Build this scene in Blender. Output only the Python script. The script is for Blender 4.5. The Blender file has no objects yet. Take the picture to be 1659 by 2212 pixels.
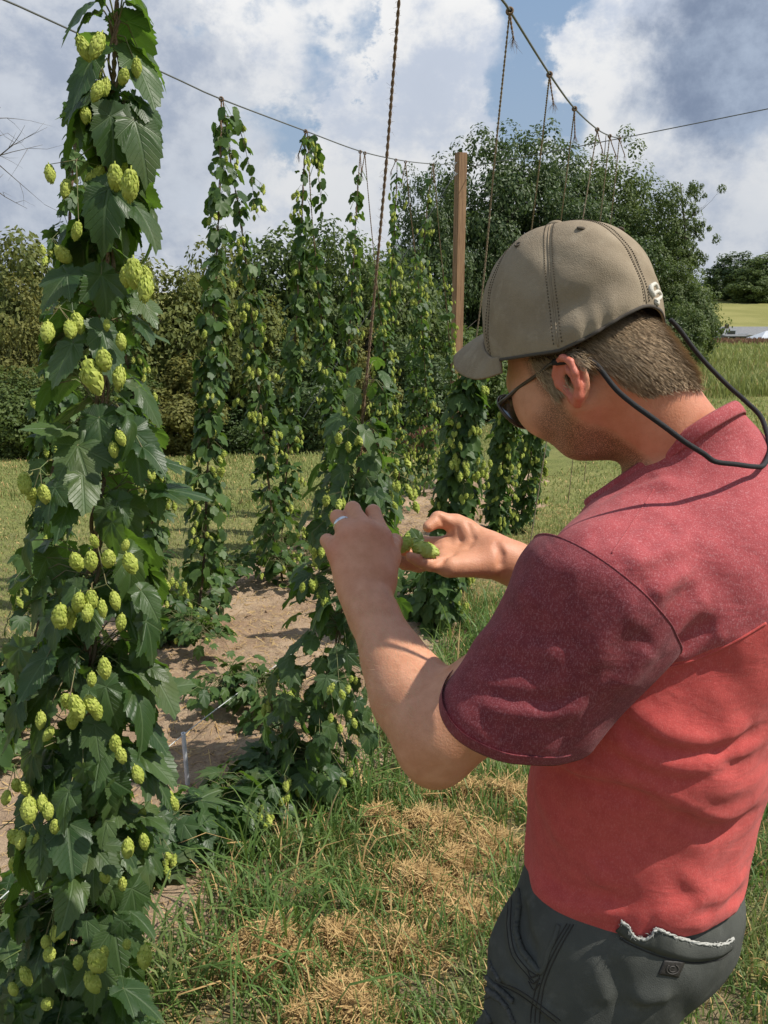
import bpy, bmesh, math, random
import numpy as np
from mathutils import Vector, Matrix

C = bpy.context.scene
COL = C.collection
R = math.radians
rng = np.random.default_rng(7)
random.seed(7)

# ------------------------------------------------------------------ camera
CAM_H = 1.70
PITCH = R(15.5)
FPX = 1910.0            # focal length in pixels of a 1659 x 2212 picture
cam_d = bpy.data.cameras.new('camera')
cam_d.sensor_fit = 'AUTO'
cam_d.sensor_width = 36.0
cam_d.lens = 36.0 * FPX / 2212.0
cam_d.clip_start = 0.02
cam_d.clip_end = 3000
cam = bpy.data.objects.new('camera', cam_d)
COL.objects.link(cam)
cam.location = (0, 0, CAM_H)
cam.rotation_euler = (math.pi / 2 - PITCH, 0, 0)
C.camera = cam

# ------------------------------------------------------------------ world
SUN_EL, SUN_AZ = R(53), R(-6)          # azimuth measured from +x towards +y
sun_dir = Vector((math.cos(SUN_EL) * math.cos(SUN_AZ), math.cos(SUN_EL) * math.sin(SUN_AZ), math.sin(SUN_EL)))


def ray(x, y):
    cx, cu = (x - 829.5) / FPX, (1106 - y) / FPX
    return np.array([cx, math.cos(PITCH) + cu * math.sin(PITCH), -math.sin(PITCH) + cu * math.cos(PITCH)])


def U(x, y, dep):
    return np.array([0, 0, CAM_H]) + ray(x, y) * dep


class NT:
    def __init__(s, tree):
        s.t = tree
        s.L = tree.links

    def n(s, kind, **kw):
        nd = s.t.nodes.new(kind)
        for k, v in kw.items():
            if k.startswith('_'):
                setattr(nd, k[1:], v)
            else:
                key = int(k[1:]) if (k[0] == 'i' and k[1:].isdigit()) else k.replace('__', ' ')
                s.inp(nd, key, v)
        return nd

    def inp(s, nd, key, v):
        sock = nd.inputs[key]
        if isinstance(v, bpy.types.NodeSocket):
            s.L.new(v, sock)
        else:
            if hasattr(sock.default_value, '__len__') and not hasattr(v, '__len__'):
                v = [v] * len(sock.default_value)
            if hasattr(sock.default_value, '__len__') and len(sock.default_value) == 4 and len(v) == 3:
                v = tuple(v) + (1,)
            sock.default_value = v

    def math(s, op, a, b=0.0, c=0.0, clamp=False):
        nd = s.t.nodes.new('ShaderNodeMath')
        nd.operation = op
        nd.use_clamp = clamp
        for i, v in enumerate((a, b, c)):
            s.inp(nd, i, v)
        return nd.outputs[0]

    def mix(s, f, a, b, mode='MIX'):
        nd = s.t.nodes.new('ShaderNodeMix')
        nd.data_type = 'RGBA'
        nd.blend_type = mode
        s.inp(nd, 0, f)
        s.inp(nd, 6, a)
        s.inp(nd, 7, b)
        return nd.outputs[2]

    def ss(s, v, lo, hi, a=0.0, b=1.0):
        nd = s.t.nodes.new('ShaderNodeMapRange')
        nd.interpolation_type = 'SMOOTHSTEP'
        s.inp(nd, 0, v)
        for i, q in enumerate((lo, hi, a, b)):
            s.inp(nd, i + 1, q)
        return nd.outputs[0]

    def noise(s, vec, scale, detail=4, rough=.55, dist=0.0):
        nd = s.n('ShaderNodeTexNoise', Scale=scale, Detail=detail, Roughness=rough, Distortion=dist)
        if vec is not None:
            s.L.new(vec, nd.inputs['Vector'])
        return nd.outputs[0]


def make_world():
    w = bpy.data.worlds.new('World')
    C.world = w
    w.use_nodes = True
    w.node_tree.nodes.clear()
    k = NT(w.node_tree)
    sky = k.n('ShaderNodeTexSky', _sky_type='NISHITA', _sun_disc=False, _sun_elevation=SUN_EL,
              _sun_rotation=math.pi / 2 - SUN_AZ, _air_density=1.0, _dust_density=1.2, _ozone_density=1.5)
    co = k.n('ShaderNodeTexCoord').outputs['Generated']
    nrm = k.n('ShaderNodeVectorMath', _operation='NORMALIZE', i0=co).outputs[0]
    sep = k.n('ShaderNodeSeparateXYZ', i0=nrm)
    z = k.math('MAXIMUM', sep.outputs[2], 0.0)
    p2 = k.n('ShaderNodeMapping', Vector=nrm, Location=(3.3, 1.7, .4), Scale=(1, 1, 1.25)).outputs[0]
    warp = k.noise(nrm, 5.0, 5, .6)
    big = k.noise(p2, 3.6, 12, .62, .1)
    fine = k.noise(p2, 9.0, 12, .64, .1)

    def blob(x, y, rad, soft):
        d = ray(x, y)
        d = d / np.linalg.norm(d)
        dt = k.n('ShaderNodeVectorMath', _operation='DOT_PRODUCT', i0=nrm, i1=tuple(d)).outputs['Value']
        ang = k.math('ARCCOSINE', k.math('MINIMUM', dt, 0.99999))
        ang = k.math('ADD', ang, k.math('MULTIPLY', k.math('SUBTRACT', fine, 0.5), soft))
        ang = k.math('ADD', ang, k.math('MULTIPLY', k.math('SUBTRACT', warp, 0.5), soft * .8))
        return k.ss(ang, rad * 1.1, rad * .55)

    # cover: noise plus places known to be open or closed
    cover = k.math('MULTIPLY', k.math('ADD', k.math('MULTIPLY', big, .62), k.math('MULTIPLY', fine, .38)), 1.0)
    for (x, y, r, s, a) in [(560, 80, .13, .34, -.19), (1290, 200, .17, .3, -.11), (1180, 110, .12, .3, -.07), (470, 470, .12, .3, -.06), (1600, 350, .10, .3, -.06), (860, 330, .08, .3, -.05), (760, 250, .22, .3, .14),
                            (330, 60, .2, .3, .14), (1580, 120, .17, .2, .2), (620, 400, .10, .2, -.05), (900, 60, .1, .2, .06),
                            (1560, 430, .13, .2, .07), (150, 400, .2, .3, .12), (1450, 20, .12, .2, .08)]:
        cover = k.math('ADD', cover, k.math('MULTIPLY', blob(x, y, r, s), a))
    hz = k.ss(sep.outputs[2], .30, .02)
    cover = k.math('ADD', cover, k.math('MULTIPLY', hz, .10))
    m = k.ss(cover, .475, .58)
    # light and dark of the cloud: thick parts are grey underneath
    thick = k.ss(cover, .60, .86)
    dark = None
    for (x, y, r, s, a) in [(1640, 115, .13, .2, 1.0), (140, 250, .20, .34, .55), (330, 130, .14, .34, .5), (60, 90, .12, .3, .2), (560, 210, .08, .2, .15), (1500, 560, .15, .2, .25)]:
        v = k.math('MULTIPLY', blob(x, y, r, s), a)
        dark = v if dark is None else k.math('MAXIMUM', dark, v)
    dark = k.math('MAXIMUM', dark, k.math('MULTIPLY', thick, .12))
    lum = k.noise(p2, 8.0, 12, .64, .1)
    white = k.mix(k.ss(lum, .40, .58), (8.2, 9.1, 10.8), (13, 13, 13))
    white = k.mix(k.math('MULTIPLY', hz, .5), white, (7.2, 7.7, 8.4))
    grey = k.mix(k.ss(lum, .35, .65), (3.0, 3.8, 5.4), (5.8, 6.9, 8.7))
    cl = k.mix(dark, white, grey)
    blue = k.mix(.6, sky.outputs[0], (4.6, 7.0, 10.6))
    blue = k.mix(k.ss(sep.outputs[2], .0, .35, .75, .0), blue, (5.2, 6.5, 8.2))
    col = k.mix(m, blue, cl)
    bg = k.n('ShaderNodeBackground', Color=col, Strength=0.062)
    out = k.n('ShaderNodeOutputWorld')
    k.L.new(bg.outputs[0], out.inputs[0])


make_world()
sun_l = bpy.data.lights.new('sun', 'SUN')
sun_l.energy = 5.0
sun_l.angle = R(0.55)
sun_l.color = (1.0, .95, .86)
sun = bpy.data.objects.new('sun', sun_l)
COL.objects.link(sun)
sun.location = tuple(sun_dir * 50)
sun.rotation_euler = sun_dir.to_track_quat('Z', 'Y').to_euler()

C.view_settings.view_transform = 'Standard'
C.view_settings.look = 'None'
C.view_settings.exposure = 0.19
C.view_settings.gamma = 1.0
C.cycles.max_bounces = 6
C.cycles.diffuse_bounces = 3
C.cycles.glossy_bounces = 2
C.cycles.transmission_bounces = 4
C.cycles.transparent_max_bounces = 6
C.cycles.use_denoising = True

# ------------------------------------------------------------------ terrain


def sstep(a, b, x):
    t = np.clip((x - a) / (b - a), 0, 1)
    return t * t * (3 - 2 * t)


def gz(x, y):
    """height of the ground"""
    x = np.asarray(x, float)
    y = np.asarray(y, float)
    yy = np.maximum(y, 0)
    near = -0.085 * np.clip(yy - 1.9, 0, 6.3)
    b = x / np.maximum(yy, 4.0)
    w = sstep(.02, .26, b)
    d = np.maximum(yy - 8.2, 0)
    left = -.15 * np.clip(d, 0, 24) - .045 * np.clip(d - 24, 0, 400)
    right = -.066 * np.minimum(d, 122) + sstep(145, 225, yy) * 1.9 - sstep(245, 420, yy) * 9.0
    lump = .02 * np.sin(x * 1.7 + .6) * np.sin(y * 1.3 + 1.1) + .012 * np.sin(x * 3.9 + y * 2.7)
    return near + left * (1 - w) + right * w + lump * sstep(.5, 3, yy)


def G(x, y, lift=0.0):
    """where the line of sight through a picture point meets the ground"""
    r = ray(x, y)
    lo, hi = .3, 400.0
    t = np.geomspace(.3, 500, 4000)
    P = np.array([0, 0, CAM_H]) + t[:, None] * r
    below = np.nonzero(P[:, 2] < gz(P[:, 0], P[:, 1]) + lift)[0]
    i = below[0] if len(below) else len(t) - 1
    return P[i]


DR = np.array([.33, .944, 0])
NR = np.array([.944, -.33, 0])


def V(x, y, u):
    """point of the upright sheet (row offset u) seen through a picture point"""
    r = ray(x, y)
    o = np.array([0, 0, CAM_H])
    t = (u - o @ NR) / (r @ NR)
    return o + r * t


# ------------------------------------------------------------------ mesh helpers
class MB:
    """collects shapes and links them as one mesh object"""

    def __init__(s):
        s.v, s.f, s.m, s.uv, s.n = [], [], [], [], 0

    def add(s, v, f, m=0, uv=None):
        v = np.asarray(v, np.float64).reshape(-1, 3)
        if isinstance(f, np.ndarray):
            fl = [f]
        else:
            by = {}
            for q in f:
                by.setdefault(len(q), []).append(q)
            fl = [np.array(q) for q in by.values()]
        for q in fl:
            s.f.append(q + s.n)
            s.m.append(np.full(len(q), m))
            s.uv.append(uv if uv is not None else None)
        s.v.append(v)
        s.n += len(v)

    def mesh(s, name, mats, smooth=True, uv=False):
        me = bpy.data.meshes.new(name)
        v = np.concatenate(s.v) if s.v else np.zeros((0, 3))
        me.vertices.add(len(v))
        me.vertices.foreach_set('co', v.ravel())
        loops = np.concatenate([q.ravel() for q in s.f])
        tot = np.concatenate([np.full(len(q), q.shape[1]) for q in s.f])
        st = np.concatenate([[0], np.cumsum(tot)[:-1]])
        me.loops.add(len(loops))
        me.loops.foreach_set('vertex_index', loops.astype(np.int32))
        me.polygons.add(len(tot))
        me.polygons.foreach_set('loop_start', st.astype(np.int32))
        me.polygons.foreach_set('loop_total', tot.astype(np.int32))
        me.polygons.foreach_set('material_index', np.concatenate(s.m).astype(np.int32))
        me.polygons.foreach_set('use_smooth', np.full(len(tot), smooth))
        if uv:
            l = me.uv_layers.new(name='UVMap')
            u = np.concatenate([q if q is not None else np.zeros((s.f[i].size, 2)) for i, q in enumerate(s.uv)])
            l.data.foreach_set('uv', u.ravel().astype(np.float32))
        me.update(calc_edges=True)
        me.validate()
        for q in (mats if isinstance(mats, (list, tuple)) else [mats]):
            me.materials.append(q)
        return me

    def build(s, name, mats, parent=None, smooth=True, uv=False, loc=None):
        me = s.mesh(name, mats, smooth, uv)
        return link(name, me, parent, loc)


def link(name, me, parent=None, loc=None):
    o = bpy.data.objects.new(name, me)
    COL.objects.link(o)
    if loc is not None:
        o.location = tuple(loc)
    if parent is not None:
        o.parent = parent
        # the mesh is in world coordinates unless loc was given
        if loc is None:
            o.matrix_parent_inverse = Matrix.Translation(parent.location).inverted()
    return o


def tag(o, label=None, cat=None, group=None, kind=None):
    if label:
        o['label'] = label
    if cat:
        o['category'] = cat
    if group:
        o['group'] = group
    if kind:
        o['kind'] = kind
    return o


def empty(name, loc, label, cat, group=None):
    o = bpy.data.objects.new(name, None)
    o.empty_display_size = .1
    COL.objects.link(o)
    o.location = tuple(loc)
    return tag(o, label, cat, group)


def unit(v):
    v = np.asarray(v, float)
    return v / max(np.linalg.norm(v), 1e-9)


def frames(P):
    P = np.asarray(P, float)
    T = np.gradient(P, axis=0)
    T /= np.maximum(np.linalg.norm(T, axis=1, keepdims=True), 1e-9)
    a = np.array([1., 0, 0]) if abs(T[0][0]) < .8 else np.array([0, 1., 0])
    n = unit(np.cross(T[0], a))
    N = []
    for t in T:
        n = unit(n - t * (n @ t))
        N.append(n)
    N = np.array(N)
    return T, N, np.cross(T, N)


def tube(P, r, k=6, caps=True, flat=1.0, updir=None):
    """tube along P; r number or list; flat squeezes the second axis"""
    P = np.asarray(P, float)
    n = len(P)
    T, N, B = frames(P)
    if updir is not None:
        B = np.array([unit(np.asarray(updir) - t * (np.asarray(updir) @ t)) for t in T])
        N = np.cross(B, T)
    r = np.full(n, r) if np.isscalar(r) else np.asarray(r, float)
    a = np.linspace(0, 2 * math.pi, k, endpoint=False)
    ring = (N[:, None] * np.cos(a)[None, :, None] + flat * B[:, None] * np.sin(a)[None, :, None]) * r[:, None, None] + P[:, None]
    v = ring.reshape(-1, 3)
    i = np.arange(n - 1)[:, None] * k
    j = np.arange(k)[None]
    j2 = (j + 1) % k
    f = np.stack([i + j, i + j2, i + k + j2, i + k + j], -1).reshape(-1, 4)
    if caps:
        v = np.concatenate([v, P[:1], P[-1:]])
        c0, c1 = n * k, n * k + 1
        tri = [(c0, (q + 1) % k, q) for q in range(k)] + [(c1, (n - 1) * k + q, (n - 1) * k + (q + 1) % k) for q in range(k)]
        return v, [tuple(q) for q in f] + tri
    return v, f


def spline(P, n):
    """smooth curve through the points"""
    P = np.asarray(P, float)
    if len(P) == 2:
        return P[0] + np.linspace(0, 1, n)[:, None] * (P[1] - P[0])
    Q = np.concatenate([2 * P[:1] - P[1:2], P, 2 * P[-1:] - P[-2:-1]])
    d = np.concatenate([[0], np.cumsum(np.linalg.norm(np.diff(P, axis=0), axis=1))])
    out = []
    for s in np.linspace(0, d[-1], n):
        i = min(max(np.searchsorted(d, s) - 1, 0), len(P) - 2)
        t = (s - d[i]) / max(d[i + 1] - d[i], 1e-9)
        a, b, c, e = Q[i], Q[i + 1], Q[i + 2], Q[i + 3]
        out.append(.5 * ((2 * b) + (-a + c) * t + (2 * a - 5 * b + 4 * c - e) * t * t + (-a + 3 * b - 3 * c + e) * t ** 3))
    return np.array(out)


def twist(mb, P, r, pitch, strands=2, k=5, m=0, step=None):
    """rope of strands wound round the path"""
    P = np.asarray(P, float)
    L = np.linalg.norm(np.diff(P, axis=0), axis=1).sum()
    n = int(max(8, L / (step or pitch / 8)))
    Q = spline(P, n)
    T, N, B = frames(Q)
    s = np.linspace(0, L, n)
    for q in range(strands):
        a = s / pitch * 2 * math.pi + q * 2 * math.pi / strands
        off = (N * np.cos(a)[:, None] + B * np.sin(a)[:, None]) * r * .55
        v, f = tube(Q + off, r * .6, k, False)
        mb.add(v, f, m)


def box(c, s, rot=None):
    v = np.array([(x, y, z) for x in (-.5, .5) for y in (-.5, .5) for z in (-.5, .5)]) * np.asarray(s)
    if rot is not None:
        v = v @ np.asarray(rot).T
    f = np.array([(0, 1, 3, 2), (4, 6, 7, 5), (0, 4, 5, 1), (2, 3, 7, 6), (0, 2, 6, 4), (1, 5, 7, 3)])
    return v + np.asarray(c), f


# ------------------------------------------------------------------ materials
def mat(name):
    m = bpy.data.materials.new(name)
    m.use_nodes = True
    m.node_tree.nodes.clear()
    k = NT(m.node_tree)
    k.out = k.n('ShaderNodeOutputMaterial')
    return m, k


def pbr(k, **kw):
    return k.n('ShaderNodeBsdfPrincipled', **kw)


def fin(k, sh):
    k.L.new(sh, k.out.inputs[0])


def leafy(name, c1, c2, trans, rough=.55, tf=.35, vein=False, spec=.4, patch=None):
    """leaf that lets light through; every leaf its own shade"""
    m, k = mat(name)
    rnd = k.n('ShaderNodeNewGeometry').outputs['Random Per Island']
    co = k.n('ShaderNodeTexCoord').outputs['Object']
    col = k.mix(rnd, c1, c2)
    if patch:
        col = k.mix(k.math('MULTIPLY', k.ss(k.noise(co, patch[1], 3), .5, .72), patch[2]), col, patch[0])
    kw = {}
    if vein:
        uv = k.n('ShaderNodeSeparateXYZ', i0=k.n('ShaderNodeUVMap').outputs[0])
        ay = k.math('ABSOLUTE', uv.outputs[1])
        t = k.math('FRACT', k.math('SUBTRACT', k.math('MULTIPLY', uv.outputs[0], 8.0), k.math('MULTIPLY', ay, 9.0)))
        side = k.math('MULTIPLY', k.ss(k.math('ABSOLUTE', k.math('SUBTRACT', t, .5)), .10, .0), .7)
        mid = k.ss(ay, .035, .012)
        vv = k.math('MAXIMUM', side, mid)
        col = k.mix(k.math('MULTIPLY', vv, .45), col, tuple(min(1, q * 1.2 + .05) for q in c2))
        h = k.math('SUBTRACT', k.math('MULTIPLY', k.noise(co, 160, 2), .25), vv)
        kw['Normal'] = k.n('ShaderNodeBump', Strength=.6, Distance=.0022, Height=h).outputs[0]
    pr = pbr(k, Base__Color=col, Roughness=rough, **kw)
    pr.inputs['Specular IOR Level'].default_value = spec
    tr = k.n('ShaderNodeBsdfTranslucent', Color=k.mix(rnd, trans, tuple(q * .75 for q in trans)))
    ms = k.n('ShaderNodeMixShader', i0=tf, i1=pr.outputs[0], i2=tr.outputs[0])
    fin(k, ms.outputs[0])
    return m


def plain(name, col, rough=.6, metal=0, col2=None, scale=30, bump=0, bs=200, spec=.4, stretch=(1, 1, 1)):
    m, k = mat(name)
    co = k.n('ShaderNodeTexCoord').outputs['Object']
    co = k.n('ShaderNodeMapping', Vector=co, Scale=stretch).outputs[0]
    c = col
    if col2:
        c = k.mix(k.ss(k.noise(co, scale, 5, .6), .35, .65), col, col2)
    kw = {}
    if bump:
        kw['Normal'] = k.n('ShaderNodeBump', Strength=.7, Distance=bump, Height=k.noise(co, bs, 4)).outputs[0]
    pr = pbr(k, Base__Color=c, Roughness=rough, Metallic=metal, **kw)
    pr.inputs['Specular IOR Level'].default_value = spec
    fin(k, pr.outputs[0])
    return m
# ------------------------------------------------------------------ smooth bodies grown from rounded shapes
class Blob:
    def __init__(s):
        s.p = []

    def cone(s, a, b, ra, rb, k=.02, sub=False, flat=None):
        """rounded cone from a to b; flat=(axis, factor) squeezes it along axis"""
        a, b = np.asarray(a, float), np.asarray(b, float)
        s.p.append(('c', a, b, ra, rb, k, sub, flat))
        return s

    def chain(s, pts, rad, k=.012, k2=.006, flat=None):
        for i in range(len(pts) - 1):
            s.cone(pts[i], pts[i + 1], rad[i], rad[i + 1], k if i == 0 else k2, False, flat)

    def ell(s, c, ax, r, k=.02, sub=False):
        s.p.append(('e', np.asarray(c, float), np.asarray(ax, float), np.asarray(r, float), None, k, sub, None))
        return s

    def one(s, q, P):
        if q[0] == 'c':
            a, b, ra, rb, fl = q[1], q[2], q[3], q[4], q[7]
            D = P - a
            ab = b - a
            if fl is not None:
                n, f = unit(fl[0]), fl[1]
                D = D + (f - 1) * (D @ n)[..., None] * n
                ab = ab + (f - 1) * (ab @ n) * n
            L = ab @ ab
            t = np.clip((D @ ab) / max(L, 1e-12), 0, 1)
            d = np.linalg.norm(D - t[..., None] * ab, axis=-1) - (ra + (rb - ra) * t)
            return d / (max(1.0, fl[1]) if fl is not None else 1.0)
        D = (P - q[1]) @ q[2].T
        r = q[3]
        k0 = np.linalg.norm(D / r, axis=-1)
        k1 = np.linalg.norm(D / (r * r), axis=-1)
        return k0 * (k0 - 1) / np.maximum(k1, 1e-9)

    def comb(s, d, e, k, sub):
        if sub:
            h = np.clip(.5 - .5 * (d + e) / k, 0, 1)
            return d * (1 - h) - e * h + k * h * (1 - h)
        h = np.clip(.5 + .5 * (d - e) / k, 0, 1)
        return d * (1 - h) + e * h - k * h * (1 - h)

    def ev(s, P, post=None):
        d = np.full(P.shape[:-1], 9.0)
        for q in s.p:
            d = s.comb(d, s.one(q, P), q[5], q[6])
        if post is not None:
            d = post(P, d)
        return d

    def trace(s, x, y, t0=.5, n=80, post=None):
        """first surface point seen through a picture point, or None"""
        r = ray(x, y)
        l = np.linalg.norm(r)
        r = r / l
        t = t0 * l
        o = np.array([0, 0, CAM_H])
        for _ in range(n):
            d = float(s.ev((o + r * t)[None], post)[0])
            if d < .0006:
                return o + r * t
            t += d * .9
            if t > 6:
                return None
        return None

    def bounds(s):
        lo, hi = np.full(3, 9e9), np.full(3, -9e9)
        for q in s.p:
            if q[6]:
                continue
            if q[0] == 'c':
                m = max(q[3], q[4]) + q[5] * .3
                for e in (q[1], q[2]):
                    lo, hi = np.minimum(lo, e - m), np.maximum(hi, e + m)
            else:
                m = q[3].max()
                lo, hi = np.minimum(lo, q[1] - m), np.maximum(hi, q[1] + m)
        return lo, hi

    def mesh(s, h, post=None, margin=.0, smooth=1):
        lo, hi = s.bounds()
        lo = lo - 3 * h - margin
        hi = hi + 3 * h + margin
        B = 8
        nb = np.ceil((hi - lo) / (B * h)).astype(int) + 1
        bi = np.stack(np.meshgrid(*[np.arange(q) for q in nb], indexing='ij'), -1).reshape(-1, 3)
        cen = lo + (bi + .5) * B * h
        diag = B * h * .8661
        parts = np.array([s.one(q, cen) for q in s.p])
        d = np.full(len(cen), 9.0)
        for q, e in zip(s.p, parts):
            d = s.comb(d, e, q[5], q[6])
        keep = np.abs(d) < diag * 1.35 + margin + .004
        bi = bi[keep]
        parts = parts[:, keep]
        d = d[keep]
        g = np.stack(np.meshgrid(*[np.arange(B + 1)] * 3, indexing='ij'), -1)
        P = lo + (bi[:, None, None, None] * B + g[None]) * h
        F = np.full(P.shape[:-1], 9.0)
        for q, e in zip(s.p, parts):
            lim = 2 * diag + q[5] * 2 + margin + .01
            sel = np.nonzero(e < lim)[0]
            if len(sel):
                F[sel] = s.comb(F[sel], s.one(q, P[sel]), q[5], q[6])
        if post is not None:
            F = post(P.reshape(-1, 3), F.reshape(-1)).reshape(F.shape)
        S = F < 0
        n3 = (nb * B + 2).astype(np.int64)
        key = lambda i: (i[..., 0] * n3[1] + i[..., 1]) * n3[2] + i[..., 2]
        c = np.zeros(F.shape[:1] + (B, B, B), np.int8)
        for dx in (0, 1):
            for dy in (0, 1):
                for dz in (0, 1):
                    c += S[:, dx:B + dx, dy:B + dy, dz:B + dz]
        act = (c > 0) & (c < 8)
        w = np.argwhere(act)
        base = P[w[:, 0], w[:, 1], w[:, 2], w[:, 3]]
        vals = np.stack([F[w[:, 0], w[:, 1] + dx, w[:, 2] + dy, w[:, 3] + dz] for dx in (0, 1) for dy in (0, 1) for dz in (0, 1)], 1)
        cor = np.array([(dx, dy, dz) for dx in (0, 1) for dy in (0, 1) for dz in (0, 1)], float)
        acc = np.zeros((len(w), 3))
        cnt = np.zeros(len(w))
        for i in range(8):
            for j in range(i + 1, 8):
                if np.abs(cor[i] - cor[j]).sum() != 1:
                    continue
                a, b = vals[:, i], vals[:, j]
                x = (a < 0) != (b < 0)
                t = np.where(x, a / np.where(x, a - b, 1), 0)
                acc += np.where(x[:, None], cor[i] + t[:, None] * (cor[j] - cor[i]), 0)
                cnt += x
        v = base + acc / cnt[:, None] * h
        gi = bi[w[:, 0]] * B + w[:, 1:]
        ks = key(gi)
        order = np.argsort(ks)
        ks = ks[order]
        v = v[order]
        faces = []
        gidx = bi[:, None, None, None] * B + g[None]
        for ax in range(3):
            sl0 = [slice(None)] + [slice(0, B)] * 3
            sl1 = list(sl0)
            sl1[ax + 1] = slice(1, B + 1)
            a, b = S[tuple(sl0)], S[tuple(sl1)]
            e = np.argwhere(a != b)
            if not len(e):
                continue
            gp = bi[e[:, 0]] * B + e[:, 1:]
            fl = a[e[:, 0], e[:, 1], e[:, 2], e[:, 3]]
            u1, u2 = np.eye(3, dtype=int)[(ax + 1) % 3], np.eye(3, dtype=int)[(ax + 2) % 3]
            quad = [gp, gp - u1, gp - u1 - u2, gp - u2]
            ii, ok = [], np.ones(len(e), bool)
            for q in quad:
                kk = key(q)
                pos = np.clip(np.searchsorted(ks, kk), 0, len(ks) - 1)
                ok &= (ks[pos] == kk) & (q >= 0).all(1)
                ii.append(pos)
            f = np.stack(ii, 1)
            f[~fl] = f[~fl][:, ::-1]
            faces.append(f[ok])
        f = np.concatenate(faces)
        for _ in range(smooth):
            sm = np.zeros_like(v)
            ct = np.zeros(len(v))
            for q in range(4):
                a, b = f[:, q], f[:, (q + 1) % 4]
                np.add.at(sm, a, v[b])
                np.add.at(sm, b, v[a])
                np.add.at(ct, a, 1)
                np.add.at(ct, b, 1)
            v = v * .5 + .5 * sm / np.maximum(ct, 1)[:, None]
        return v, f


def cut(me, co, no, where=None):
    """trim a mesh at a plane, dropping what lies on the side of no (only faces passing where)"""
    bm = bmesh.new()
    bm.from_mesh(me)
    if where is None:
        geom = bm.verts[:] + bm.edges[:] + bm.faces[:]
        bmesh.ops.bisect_plane(bm, geom=geom, dist=1e-5, plane_co=Vector(co), plane_no=Vector(no), clear_outer=True)
    else:
        fs = [f for f in bm.faces if where(np.array(f.calc_center_median()))]
        es = list({e for f in fs for e in f.edges})
        vs = list({v for f in fs for v in f.verts})
        bmesh.ops.bisect_plane(bm, geom=vs + es + fs, dist=1e-5, plane_co=Vector(co), plane_no=Vector(no), clear_outer=True)
    bm.to_mesh(me)
    bm.free()


def rim(me, co, no, tol=2e-4):
    """boundary loop lying in a plane, as ordered points"""
    bm = bmesh.new()
    bm.from_mesh(me)
    co, no = Vector(co), Vector(no).normalized()
    ed = [e for e in bm.edges if e.is_boundary and all(abs((v.co - co).dot(no)) < tol for v in e.verts)]
    nb = {}
    for e in ed:
        a, b = e.verts
        nb.setdefault(a.index, []).append(b.index)
        nb.setdefault(b.index, []).append(a.index)
    pos = {v.index: np.array(v.co) for v in bm.verts}
    best, seen = [], set()
    for st in nb:
        if st in seen:
            continue
        loop, cur, prev = [st], st, None
        seen.add(st)
        while True:
            nx = [q for q in nb[cur] if q != prev and q not in seen]
            if not nx:
                break
            prev, cur = cur, nx[0]
            seen.add(cur)
            loop.append(cur)
        if len(loop) > len(best):
            best = loop
    bm.free()
    return np.array([pos[i] for i in best])


def resample(P, n, closed=True):
    P = np.asarray(P)
    Q = np.concatenate([P, P[:1]]) if closed else P
    d = np.concatenate([[0], np.cumsum(np.linalg.norm(np.diff(Q, axis=0), axis=1))])
    s = np.linspace(0, d[-1], n + 1)[:n] if closed else np.linspace(0, d[-1], n)
    return np.stack([np.interp(s, d, Q[:, i]) for i in range(3)], 1)


def loop_tube(mb, P, r, k=6, flat=1.0, updir=None, m=0):
    """closed ring along P; flat stretches it along updir"""
    n = len(P)
    T = np.roll(P, -1, 0) - np.roll(P, 1, 0)
    T /= np.linalg.norm(T, axis=1, keepdims=True)
    up = np.asarray(updir, float) if updir is not None else np.array([0, 0, 1.])
    B = up - T * (T @ up)[:, None]
    B /= np.linalg.norm(B, axis=1, keepdims=True)
    N = np.cross(T, B)
    a = np.linspace(0, 2 * math.pi, k, endpoint=False)
    v = P[:, None] + r * (N[:, None] * np.cos(a)[None, :, None] + flat * B[:, None] * np.sin(a)[None, :, None])
    i = np.arange(n)[:, None]
    j = np.arange(k)[None]
    f = np.stack([i * k + j, i * k + (j + 1) % k, ((i + 1) % n) * k + (j + 1) % k, ((i + 1) % n) * k + j], -1).reshape(-1, 4)
    mb.add(v.reshape(-1, 3), f, m)
# ------------------------------------------------------------------ the man
from mathutils.bvhtree import BVHTree


def bvh_of(me):
    return BVHTree.FromPolygons([tuple(v.co) for v in me.vertices], [tuple(p.vertices) for p in me.polygons])


def hit(bv, x, y, back=0.0):
    """surface point seen through a picture point, pulled towards the viewer by back"""
    if not isinstance(bv, (list, tuple)):
        bv = [bv]
    r = unit(ray(x, y))
    best = None
    for b in bv:
        q = b.ray_cast(Vector((0, 0, CAM_H)), Vector(r))
        if q[0] is not None and (best is None or q[3] < best[3]):
            best = q
    if best is None:
        return None
    return np.array(best[0]) - r * back


def r7(a, b):
    return 915 + .4485 * a, 1016.5 + .4485 * b


def r8(a, b):
    return 915 + .4485 * a, 1626.5 + .4485 * b


def z1(a, b):
    return (1980 + a / 8.295) * .6777, (860 + b / 8.295) * .6777


def hexrgb(r, g, b):
    f = lambda c: ((c / 255 + .055) / 1.055) ** 2.4 if c > 10 else c / 255 / 12.92
    return (f(r), f(g), f(b))


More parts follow.
